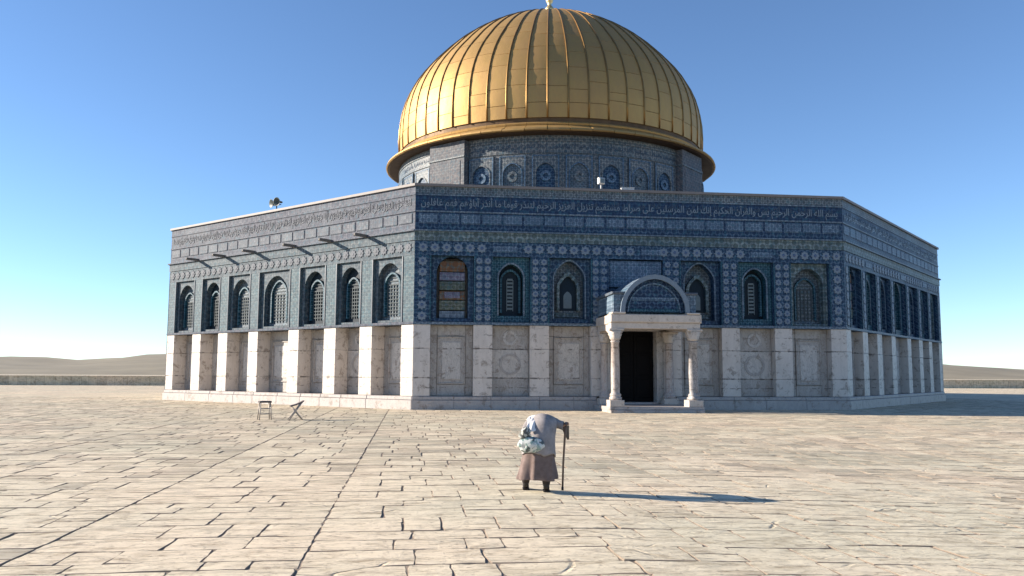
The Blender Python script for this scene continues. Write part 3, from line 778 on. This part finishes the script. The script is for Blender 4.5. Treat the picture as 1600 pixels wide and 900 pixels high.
# ---- dome
ZD, RD0, HD = 17.45, 11.42, 12.0
def dome_pt(t, a, off=0.0):
    """t 0..1 from the foot to the apex, a around"""
    th = t*pi/2
    r = RD0*cos(th)**1.31*(1+.05*sin(min(1, t*2.6)*pi)*.5); z = ZD+HD*sin(th)**.83 if th > 0 else ZD
    return r, z
TT = [0, .012, .05, .105, .17, .245, .33, .425, .53, .65, .79, .93, 1.0]
def dome_v(t, a, off):
    r0, z0 = dome_pt(t, a); r1, z1 = dome_pt(min(1, t+.004), a); r_1, z_1 = dome_pt(max(.0001, t-.004), a)
    tr, tz = r1-r_1, z1-z_1; L = sqrt(tr*tr+tz*tz) or 1
    r, z = r0+tz/L*off, z0-tr/L*off
    return CEN+Vector((r*cos(a), r*sin(a), z))
NG = 54
vs, fs = [], []
for j in range(41):
    for i in range(108): vs.append(dome_v(j/40*.9995, 2*pi*i/108, -.05))
for j in range(40):
    for i in range(108): k = (i+1) % 108; fs.append((j*108+i, j*108+k, (j+1)*108+k, (j+1)*108+i))
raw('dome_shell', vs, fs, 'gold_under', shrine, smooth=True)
V_ = Vector((CX, CY, CZ))
view_a = atan2(CY-CEN.y, CX-CEN.x)
far_v, far_f = [], []
cells = []
for g in range(NG):
    a0 = 2*pi*g/NG; a1 = 2*pi*(g+1)/NG; am = (a0+a1)/2
    dd = abs((am-view_a+pi) % (2*pi)-pi)
    levels = [t for t in TT[1:-1]]
    lv = [TT[1]]+[t+R.choice([-.5, 0, 0, .5])*(.02+t*.06)+R.uniform(-.006, .006) for t in TT[2:-2]]+[TT[-2]]
    for j in range(len(lv)-1): cells.append((dd, j, a0, a1, lv[j], lv[j+1]))
cells.sort(key=lambda c: (c[0] > 1.5, c[1] >= 9, c[0]))
for idx, (dd, j, a0, a1, t0, t1) in enumerate(cells):
    vs, fs = [], []
    nu, nv = 4, 4; ea = .0012; tz = R.uniform(-.006, .006); tx = R.uniform(-.012, .012); dent = R.uniform(-.016, .006)
    for q in range(nv+1):
        t = t0+(t1-t0)*q/nv+(.0007 if q == 0 else -.0007 if q == nv else 0)
        for p in range(nu+1):
            s_ = p/nu; a = a0+ea+(a1-a0-2*ea)*s_
            off = .02+.010*(1-(2*s_-1)**2)+tx*(s_-.5)+tz*(q/nv-.5)+dent*sin(pi*s_)*sin(pi*q/nv)+R.uniform(-.002, .002)
            vs.append(dome_v(t, a, off))
    for q in range(nv):
        for p in range(nu): b = q*(nu+1)+p; fs.append((b, b+1, b+nu+2, b+nu+1))
    n0 = len(vs)                                                  # folded edges
    rim = [p for p in range(nu+1)]+[q*(nu+1)+nu for q in range(1, nu+1)]+[nv*(nu+1)+p for p in range(nu-1, -1, -1)]+[q*(nu+1) for q in range(nv-1, 0, -1)]
    ctr = CEN+Vector((0, 0, ZD))
    for r_ in rim: vs.append(vs[r_].copy())
    m_ = len(rim)
    for r_ in rim: vs.append(vs[r_]+(ctr-vs[r_]).normalized()*.05)
    for i in range(m_): k = (i+1) % m_; fs.append((n0+i, n0+m_+i, n0+m_+k, n0+k))
    if idx < 290:
        o = raw('dome_panel', vs, fs, 'gold', shrine)
        o.data.polygons.foreach_set('use_smooth', [i < nu*nv for i in range(len(fs))])
    else:
        b = len(far_v); far_v += vs; far_f += [tuple(i+b for i in f) for f in fs]
o = raw('far_dome_panels', far_v, far_f, 'gold', shrine); o['kind'] = 'stuff'
for g in range(NG):
    a = 2*pi*g/NG
    pts = [dome_v(TT[1]+(.94-TT[1])*k/22, a, .045) for k in range(23)]
    tube('dome_rib', pts, [.06-.03*(k/22)**2 for k in range(23)], 'gold_rib', shrine, 6)
# foot ring and eave, in segments
def ringseg(name, prof, a0, a1, n, mat, par):
    vs, fs = [], []; m_ = len(prof)
    for i in range(n+1):
        a = a0+(a1-a0)*i/n
        for r, z in prof: vs.append(CEN+Vector((r*cos(a), r*sin(a), z)))
    for i in range(n):
        for j in range(m_): k = (j+1) % m_; fs.append((i*m_+j, (i+1)*m_+j, (i+1)*m_+k, i*m_+k))
    fs.append(tuple(range(m_))); fs.append(tuple(n*m_+j for j in range(m_))[::-1])
    return raw(name, vs, fs, mat, par)
for g in range(NG):
    a0, a1 = 2*pi*g/NG, 2*pi*(g+1)/NG; dz = R.uniform(-.015, .015)
    ringseg('foot_moulding', [(11.3, 17.42), (11.56, 17.40), (11.6, 17.5), (11.5, 17.6), (11.3, 17.62)], a0, a1-.001, 2, 'gold', shrine)
    ringseg('eave_panel', [(11.35, 17.42), (11.5, 17.41), (12.0, 17.12+dz), (12.4, 16.98+dz), (12.44, 16.86+dz), (12.36, 16.8+dz), (11.5, 16.92)], a0+.001, a1-.002, 2, 'gold', shrine)
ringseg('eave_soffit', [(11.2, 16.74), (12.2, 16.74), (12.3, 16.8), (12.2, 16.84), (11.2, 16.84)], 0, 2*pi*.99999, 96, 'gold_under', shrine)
# finial
fin = bpy.data.objects.new('finial', None); COL.objects.link(fin); fin.parent = shrine; fin.location = (CEN.x, CEN.y, ZD+HD-.15)
link('finial_shaft', lathe_mesh('finial_shaft', [(.75, -.05), (.6, .1), (.3, .22), (.16, .35), (.24, .5), (.36, .75), (.34, .9), (.2, 1.08), (.12, 1.2), (.24, 1.4), (.3, 1.6), (.22, 1.82), (.1, 1.95), (.08, 2.6), (.04, 2.9)], 20), 'gold_pale', fin)
cv_ = [(0, .55*sin(t), 3.4-.55*cos(t)) for t in [i*pi/10-.0 for i in range(-8, 9)]]
v_, f_ = tube_data([(x*.0+y*1.0, 0, z) for x, y, z in cv_], [.02+.07*cos((i-8)/8*pi/2) for i in range(17)], 8)
raw('crescent', v_, f_, 'gold_pale', fin, smooth=True)

# ------------------------------------------------------------------ roof-edge fittings
M['lamp_dark'] = plain('dark_green_paint', (.04, .06, .06), .5)
M['lamp_white'] = plain('chalky_white_paint', (.6, .6, .58), .6, var=.1)
def floodlight(x, y, z, rz, label, mat, horn=False):
    t = thing('roof_floodlight' if not horn else 'roof_loudspeaker', label, 'floodlight' if not horn else 'loudspeaker', (x, y, z), rz)
    L = Flat((0, 0, 0), (1, 0, 0), (0, -1, 0))
    tube('bracket', [(0, 0, -.14), (0, 0, .16)], .03, mat, t)
    if horn:
        for dx, dz in ((-.2, .3), (.2, .34)):
            m_ = lathe_mesh('horn', [(.05, -.22), (.07, -.05), (.12, .08), (.24, .2), (.22, .2), (.1, .06)], 14)
            o = link('horn', m_, mat, t); o.location = (dx, 0, dz); o.rotation_euler = (pi/2+.1, 0, dx)
        tube('crossbar', [(-.3, .05, .2), (.3, .05, .2)], .025, mat, t)
    else:
        h = box(L, 'lamp_housing', -.16, .16, .17, .47, -.06, .12, mat, t, ch=.04)
        g = box(L, 'lamp_glass', -.12, .12, .21, .43, .121, .13, 'grille', h)
    return t
fl = Face(7).P(A-10.75, 10.41, -.3)
floodlight(fl.x, fl.y, 10.41, -pi/4, 'dark pair of horn loudspeakers on the roof edge of the sunlit wall', 'lamp_dark', True)
floodlight(8.72, .3, 10.41, .3, 'small white floodlight standing on the roof edge left of the portico', 'lamp_white')
t = thing('roof_cable_box', 'low white box lying on the roof edge above the portico', 'box', (10.0, .25, 10.27))
L = Flat((0, 0, 0), (1, 0, 0), (0, -1, 0))
box(L, 'box_body', -.3, .3, 0, .13, -.12, .12, 'lamp_white', t, ch=.02); box(L, 'box_lid', -.32, .32, .131, .16, -.14, .14, 'lamp_white', t, ch=.01)

# ------------------------------------------------------------------ stools by the left wall
def gp(px, py):
    d = fwd+r2*((px-802)/FPX)+u2*((450-py)/FPX); k = -CZ/d.z
    return CX+d.x*k, CY+d.y*k
M['steel'] = plain('worn_grey_metal', (.34, .30, .26), .5, .3)
M['seat_dark'] = plain('dark_seat', (.06, .05, .05), .7)
x_, y_ = gp(413, 656)
t = thing('metal_stool', 'upright metal stool with dark flat seat, leftmost by the sunlit wall', 'stool', (x_, y_, 0), .35)
box(L, 'seat', -.2, .2, .58, .64, -.17, .17, 'seat_dark', t, ch=.02)
for sx in (-1, 1):
    for sy in (-1, 1): tube('leg', [(sx*.16, sy*.13, .58), (sx*.2, sy*.17, 0)], .02, 'steel', t)
for zz in (.2, .38):
    for sy in (-1, 1): tube('rung', [(-.185, sy*.15, zz), (.185, sy*.15, zz)], .014, 'steel', t)
x_, y_ = gp(462, 656)
t = thing('folding_stool', 'folding stool with crossed legs and tilted seat, right of the upright stool', 'stool', (x_, y_, 0), .25)
for sy in (-1, 1):
    tube('leg', [(-.24, sy*.16, 0), (.2, sy*.16, .62)], .02, 'steel', t); tube('leg', [(.22, sy*.14, 0), (-.16, sy*.14, .46)], .02, 'steel', t)
for a, b in ((-.2, .05), (.19, .05)): tube('rung', [(a, -.15, b), (a, .15, b)], .014, 'steel', t)
sv, sf = [], []
for (x, z) in ((-.2, .45), (.0, .5), (.24, .62), (.26, .66), (.0, .54), (-.2, .49)):
    for y in (-.18, .18): sv.append((x, y, z))
sf = [(0, 2, 3, 1), (2, 4, 5, 3), (4, 6, 7, 5), (6, 8, 9, 7), (8, 10, 11, 9), (10, 0, 1, 11), (0, 10, 8, 2), (2, 8, 6, 4), (1, 3, 9, 11), (3, 5, 7, 9)]
raw('seat', sv, sf, 'seat_dark', t)

# ------------------------------------------------------------------ the walking person
M['coat'] = None
k = N('taupe_wool_coat'); f = k.noise(k.obj(), 9, 6, .7); k.bump(k.noise(k.obj(), 60, 4), .3, .004)
z_ = k.sep(k.obj())[2]
M['coat'] = k.done(k.mix(k.ramp(f, [(.3, 0.0), (.7, 1.0)]), (.125, .090, .080), (.20, .152, .138)), .9, 0, .2)
M['scarf'] = plain('white_cotton', (.72, .70, .68), .8, var=.1, scale=14)
M['skin'] = plain('skin', (.38, .22, .15), .55, var=.1, scale=20, bump=.05)
M['boot'] = plain('black_leather', (.018, .014, .013), .45, var=.4, scale=20)
M['stocking'] = plain('dark_stocking', (.03, .022, .022), .8)
M['olive_cloth'] = plain('brown_cuff_cloth', (.15, .12, .09), .85, var=.4, scale=20)
k = N('patterned_carrier_bag'); v = k.obj()
vr = k.vor(k.mix(.06, v, k.n('ShaderNodeTexNoise', {'Vector': v, 'Scale': 14.0}).outputs[1]), 27, out=1); bw = k.ramp(k.sep(vr)[0], [(0, (.55, .57, .54)), (.3, (.20, .29, .27)), (.5, (.50, .52, .50)), (.62, (.07, .09, .09)), (.82, (.26, .35, .32))], 'CONSTANT')
k.bump(k.noise(v, 16, 5, .7), .6, .02)
M['bag'] = k.done(bw, .4)
k = N('dark_patterned_cloth'); v = k.obj(); vr = k.vor(v, 30, out=1)
M['bag_dark'] = k.done(k.ramp(k.sep(vr)[0], [(0, (.10, .10, .09)), (.4, (.17, .17, .145)), (.62, (.42, .43, .40)), (.75, (.08, .085, .08))], 'CONSTANT'), .7)
M['stick'] = plain('worn_wood_stick', (.15, .095, .065), .5, var=.3, scale=30)

PX_, PY_ = 1.60, -26.92; PZ = G(PX_, PY_)
person = thing('person', 'person bent double in a grey shawl and long brown coat, leaning on a walking stick', 'person', (PX_, PY_, PZ), -.1)
def skin_mesh(name, nodes, edges, mat, par, sub=2):
    me = bpy.data.meshes.new(name); me.from_pydata([n[0] for n in nodes], edges, [])
    o = link(name, me, mat, par)
    mod = o.modifiers.new('skin', 'SKIN'); mod.use_smooth_shade = True; mod.branch_smoothing = .6
    sv_ = me.skin_vertices[0].data
    for i, n in enumerate(nodes):
        r = n[1]; sv_[i].radius = r if isinstance(r, tuple) else (r, r)
    sv_[0].use_root = True
    ss = o.modifiers.new('sub', 'SUBSURF'); ss.levels = sub; ss.render_levels = sub
    return o
nd, ed = [], []
def add(p, r, par=None):
    nd.append((p, r)); i = len(nd)-1
    if par is not None: ed.append((par, i))
    return i
pel = add((.0, -.02, .60), (.13, .11))
sp1 = add((.03, .04, .74), (.12, .10), pel); sp2 = add((.07, .14, .86), (.13, .10), sp1); chest = add((.08, .27, .90), (.13, .09), sp2)
nk = add((.06, .40, .87), .05, chest); hd0 = add((.04, .47, .83), .065, nk); hd1 = add((.03, .55, .80), .082, hd0); hd2 = add((.02, .63, .77), .07, hd1); nose = add((.02, .655, .73), .015, hd2); chin = add((.03, .56, .70), .035, hd1)
for s_, hipx, foot in ((-1, -.09, (-.155, .20, .06)), (1, .10, (.12, .03, .06))):
    h_ = add((hipx, .0, .54), .09, pel); kn = add((hipx*1.15, .06+foot[1]*.3, .33), .055, h_); an = add((foot[0], foot[1], .09), .038, kn); add((foot[0]+.01, foot[1]+.12, .035), .03, an)
# right arm out to the stick
sh = add((.20, .28, .93), .06, chest); el = add((.29, .20, .86), .042, sh); wr = add((.365, .16, .865), .026, el); pm = add((.385, .15, .885), (.030, .018), wr)
def fingers(pm, base, dirs):
    for (a, b, c, d) in dirs:
        i = add(a, .0095, pm); i = add(b, .009, i); i = add(c, .0085, i); add(d, .0075, i)
b_ = Vector((.395, .15, .90))
F4 = []
for j in range(4):
    dx = -.015+.012*j; dy = .035-.022*j; ln = (1.0, 1.1, 1.02, .82)[j]
    F4.append(((.395+dx*.3, .15+dy, .915), (.395+.022*ln+dx*.3, .15+dy*1.02, .918), (.395+.034*ln+dx*.3, .15+dy, .896), (.395+.022*ln+dx*.2, .15+dy, .880)))
fingers(pm, b_, F4)
i = add((.378, .118, .895), .011, pm); i = add((.392, .105, .886), .0095, i); add((.410, .112, .880), .008, i)
# left arm back to the bag
sh = add((-.05, .29, .92), .055, chest); el = add((-.17, .12, .80), .042, sh); wr = add((-.13, -.06, .76), .026, el); pl_ = add((-.12, -.12, .745), (.032, .016), wr)
for j in range(4):
    dx = -.026+.018*j; ln = (.85, 1.05, 1.1, .95)[j]
    i = add((-.12+dx, -.155, .742), .0095, pl_); i = add((-.12+dx, -.155-.02*ln, .727), .009, i); i = add((-.12+dx, -.165-.005*ln, .706), .0085, i); add((-.12+dx, -.148, .695), .0075, i)
i = add((-.085, -.125, .735), .011, pl_); i = add((-.075, -.145, .720), .0095, i); add((-.085, -.162, .708), .008, i)
body = skin_mesh('body', nd, ed, 'skin', person)
for s_ in (-1, 1):
    ey = link('eye', lathe_mesh('eye', [(.001, -.011), (.008, -.008), (.011, 0), (.008, .008), (.001, .011)], 10), 'scarf', person); ey.location = (.02+s_*.03, .665, .775)
# coat: rings swept up the bent back
RG = [  # centre, half width, half depth, tilt
    ((-.01, -.01, .165), .265, .205, 0), ((-.01, -.01, .20), .262, .205, 0), ((-.005, -.01, .30), .245, .195, 0), ((.0, -.01, .42), .225, .185, .03), ((.01, -.005, .55), .205, .175, .08),
    ((.03, .01, .67), .185, .17, .25), ((.055, .05, .78), .175, .165, .55), ((.075, .12, .87), .18, .155, .95), ((.085, .20, .90), .185, .14, 1.25), ((.08, .29, .90), .18, .12, 1.45), ((.07, .36, .885), .12, .09, 1.6), ((.062, .40, .87), .07, .07, 1.7)]
NR = 56; vs, fs = [], []
def coat_pt(j, i, shrink=0.0):
    (c, a, b, t) = RG[j]; th = 2*pi*i/NR
    low = max(0, 1-j/6)
    fold = 1+low*(.085*sin(7*th+.6+j*.1)+.06*sin(11*th+j*.2+2)+.03*sin(17*th+1)) + .03*sin(5*th+j*1.3)*(j < 10)
    x = (a-shrink)*cos(th)*fold; y = (b-shrink)*sin(th)*fold
    return Vector((c[0]+x, c[1]+y*cos(t), c[2]-y*sin(t)*-1*-1 + (.012*sin(3*th+1) if j == 0 else 0)))
for j in range(len(RG)):
    for i in range(NR): vs.append(coat_pt(j, i))
for j in range(len(RG)-1):
    for i in range(NR): k_ = (i+1) % NR; fs.append((j*NR+i, j*NR+k_, (j+1)*NR+k_, (j+1)*NR+i))
k = N('grey_mauve_shawl'); f = k.noise(k.obj(), 9, 6, .7); k.bump(k.noise(k.obj(), 50, 4), .3, .004)
M['shawl'] = k.done(k.mix(k.ramp(f, [(.3, 0.0), (.7, 1.0)]), (.20, .18, .175), (.34, .31, .30)), .9, 0, .2)
uv_, uf = [], []; R2 = list(range(4, len(RG)))
for q, j in enumerate(R2):
    for i in range(NR):
        p = vs[j*NR+i]; c = Vector(RG[j][0]); d = (p-c); d = d*(1+(.012+.02*(q == 0))/max(.05, d.length)); p2 = c+d
        if q == 0: p2.z -= .05+.02*sin(4*2*pi*i/NR+1)+.03*(cos(2*pi*i/NR) > .2)
        uv_.append(p2)
for q in range(len(R2)-1):
    for i in range(NR): k_ = (i+1) % NR; uf.append((q*NR+i, q*NR+k_, (q+1)*NR+k_, (q+1)*NR+i))
shw = raw('shawl', uv_, uf, 'shawl', person, smooth=True)
shw.modifiers.new('thick', 'SOLIDIFY').thickness = .008; shw.modifiers.new('sub', 'SUBSURF').render_levels = 1
coat = raw('coat', vs, fs, 'coat', person, smooth=True)
so_ = coat.modifiers.new('thick', 'SOLIDIFY'); so_.thickness = .012; so_.offset = -1
coat.modifiers.new('sub', 'SUBSURF').render_levels = 1
def sleeve(pts, rad, mat='shawl', name='sleeve'):
    v, f = tube_data(pts, rad, 14, cap=False)
    v = [p+Vector((noise.noise(p*14), noise.noise(p*14+Vector((5, 0, 0))), noise.noise(p*14+Vector((0, 7, 0)))))*.018 for p in v]
    o = raw(name, v, f, mat, person, smooth=True); m_ = o.modifiers.new('thick', 'SOLIDIFY'); m_.thickness = .008
    o.modifiers.new('sub', 'SUBSURF').render_levels = 1; return o
sleeve([(.13, .26, .92), (.19, .26, .935), (.235, .23, .915), (.28, .20, .89), (.315, .18, .88), (.345, .165, .875), (.362, .16, .872)], [.075, .08, .075, .066, .06, .062, .066])
sleeve([(-.01, .27, .92), (-.06, .25, .92), (-.11, .19, .875), (-.165, .11, .81), (-.155, .02, .78), (-.14, -.05, .763)], [.07, .078, .072, .068, .062, .06])
# loose cuff hanging below the hand on the stick
cv2, cf2 = [], []
for j in range(7):
    t_ = j/6
    for i in range(7):
        s2 = i/6; wd = .055*(1-t_)+.008
        cv2.append((.375+.055*t_+(s2-.5)*wd*2, .155+.012*sin(s2*9+t_*3), .875-.19*t_))
for j in range(6):
    for i in range(6): b = j*7+i; cf2.append((b, b+1, b+8, b+7))
cf = raw('hanging_cuff', cv2, cf2, 'olive_cloth', person, smooth=True); cf.modifiers.new('t', 'SOLIDIFY').thickness = .01
# white headscarf over the bowed head and the left shoulder
HS = [((-.02, .10, .955), .075, .02), ((-.015, .18, .975), .12, .045), ((.0, .30, .965), .13, .08), ((.03, .42, .92), .11, .10), ((.03, .52, .88), .115, .115), ((.025, .60, .83), .105, .11), ((.02, .655, .80), .08, .085)]
vs, fs = [], []; n_ = 24
for (c, a, b) in HS:
    for i in range(n_):
        th = pi*1.25*i/(n_-1)-pi*.125; wv = 1+.06*sin(9*th+c[1]*20)
        vs.append((c[0]+a*cos(th)*wv, c[1], c[2]-b*.45+b*sin(th)*wv))
for j in range(len(HS)-1):
    for i in range(n_-1): fs.append((j*n_+i, j*n_+i+1, (j+1)*n_+i+1, (j+1)*n_+i))
hs = raw('headscarf', vs, fs, 'scarf', person, smooth=True); hs.modifiers.new('t', 'SOLIDIFY').thickness = .012; hs.modifiers.new('s', 'SUBSURF').render_levels = 1
# scarf tail falling down the left side of the back
vs, fs = [], []
for j in range(9):
    t_ = j/8; cx_ = -.045-.045*t_; cy_ = .19-.30*t_**.8; cz_ = .965-.05*t_-.12*t_**2.2
    for i in range(7):
        s2 = i/6-.5; vs.append((cx_+s2*(.12+.05*t_), cy_-.02*cos(s2*9)+s2*.02, cz_+.018*cos(s2*14+j)+.012))
for j in range(8):
    for i in range(6): b = j*7+i; fs.append((b, b+1, b+8, b+7))
st_ = raw('scarf_tail', vs, fs, 'scarf', person, smooth=True); st_.modifiers.new('t', 'SOLIDIFY').thickness = .012; st_.modifiers.new('s', 'SUBSURF').render_levels = 1
# legs and boots
for fx, fy, lean in ((-.155, .20, .02), (.115, .0, -.01)):
    tube('trouser_leg', [(fx*.75, .04+fy*.2, .44), (fx*.9, fy*.5+.02, .28), (fx, fy*.95, .16), (fx, fy, .10)], [.085, .072, .06, .05], 'stocking', person, 12)
    nb = [((fx, fy-.005, .15), .048), ((fx, fy, .085), .048), ((fx, fy-.015, .04), (.042, .036)), ((fx+.008, fy+.06, .042), (.045, .034)), ((fx+.012, fy+.13, .034), (.042, .028))]
    skin_mesh('boot', nb, [(0, 1), (1, 2), (2, 3), (3, 4)], 'boot', person)
    bx = Flat((fx+.005, fy+.04, 0), (1, 0, 0), (0, -1, 0))
    box(bx, 'boot_sole', -.046, .046, .0, .016, -.13, .075, 'boot', person, ch=.006)
# things the person carries
Rz = Matrix.Rotation(-.1, 3, 'Z'); W = lambda p: Vector((PX_, PY_, PZ))+Rz@Vector(p)
st = thing('walking_stick', 'thin brown walking stick held out in the right hand of the bent person', 'walking stick', W((.345, .14, 0)))
st.rotation_euler = (0, 0, -.1)
tube('shaft', [(0, 0, .02), (.012, .0, .4), (.035, .005, .75), (.045, .01, .885)], [.013, .0145, .016, .017], 'stick', st, 10)
tube('handle', [(.045, .07, .885), (.045, .05, .90), (.047, .01, .905), (.048, -.04, .90), (.05, -.075, .885)], [.014, .017, .018, .017, .013], 'stick', st, 10)
tube('ferrule', [(0, 0, 0), (0, 0, .045)], [.018, .016], 'boot', st, 10)
bag = thing('carrier_bag', 'bulging white and green patterned bag carried behind the back of the bent person', 'bag', W((-.105, -.2, .53))); bag.rotation_euler = (0, 0, -.1)
bm = bmesh.new(); bmesh.ops.create_icosphere(bm, subdivisions=4, radius=1)
for v in bm.verts:
    p = v.co.copy(); n1 = noise.noise(p*1.6+Vector((3, 1, 2))); n2 = noise.noise(p*4.5); top = max(0, p.z)
    s_ = 1+.22*n1+.10*n2; taper = 1-.35*top**2
    v.co = Vector((p.x*.165*s_*taper, p.y*.095*s_*taper, p.z*.115*s_+.115))
me = bpy.data.meshes.new('bag_body'); bm.to_mesh(me); bm.free(); me.polygons.foreach_set('use_smooth', [True]*len(me.polygons)); link('bag_body', me, 'bag', bag)
for s_ in (-1, 1): tube('strap', [(s_*.06, .03, .19), (s_*.035, .06, .215), (-.01, .075, .222)], .008, 'bag', bag)
b2 = bmesh.new(); bmesh.ops.create_icosphere(b2, subdivisions=3, radius=1)
for v in b2.verts:
    p = v.co.copy(); s_ = 1+.55*noise.noise(p*2.2+Vector((9, 1, 4)))+.3*noise.noise(p*5)
    v.co = Vector((p.x*.07*s_*(1-.35*p.z)-.075+.03*p.z, p.y*.05*s_, p.z*.085*s_+.265))
me = bpy.data.meshes.new('bag_bundle'); b2.to_mesh(me); b2.free(); me.polygons.foreach_set('use_smooth', [True]*len(me.polygons)); link('stuffed_cloth', me, 'bag_dark', bag)

# ------------------------------------------------------------------ beyond the building
def boundary(name, label, x0, y0, x1, y1, h):
    d = Vector((x1-x0, y1-y0, 0)); L_ = d.length; u = d.normalized(); n = Vector((u.y, -u.x, 0)); Fb = Flat((x0, y0, 0), u, n)
    t = thing(name, label, 'wall')
    k = 0.0
    while k < L_:
        nx = min(L_, k+R.uniform(2.2, 3.4))
        z = 0
        for hh in (h*.5, h*.5): box(Fb, 'wall_block', k+.01, nx-.01, z-.05*(z == 0), z+hh-.01, -.3, 0, 'wallstone', t, ch=.02); z += hh
        box(Fb, 'coping_stone', k+.005, nx-.005, h, h+.12, -.36, .06, 'wallstone', t, ch=.02)
        k = nx
boundary('boundary_wall', 'low pale stone wall along the far edge of the plaza, left of the shrine', -110, 75, -12, 75, 1.1)
boundary('boundary_wall', 'low pale stone wall along the far edge of the plaza, right of the shrine', 34, 75, 130, 75, 1.1)
hv, hf = [], []
for j in range(9):
    for i in range(81):
        a = radians(-75+150*i/80); r = 700+j*110
        z = (42*noise.noise(Vector((i*.09, 2.3, 0)))+30+10*noise.noise(Vector((i*.4, j*.6, 0))))*sin(min(1, j/5)*pi/2)-4
        hv.append((r*sin(a), r*cos(a), max(-4, z*.75)))
for j in range(8):
    for i in range(80): b = j*81+i; hf.append((b, b+1, b+82, b+81))
struct(raw('hills', hv, hf, 'hill', smooth=True))
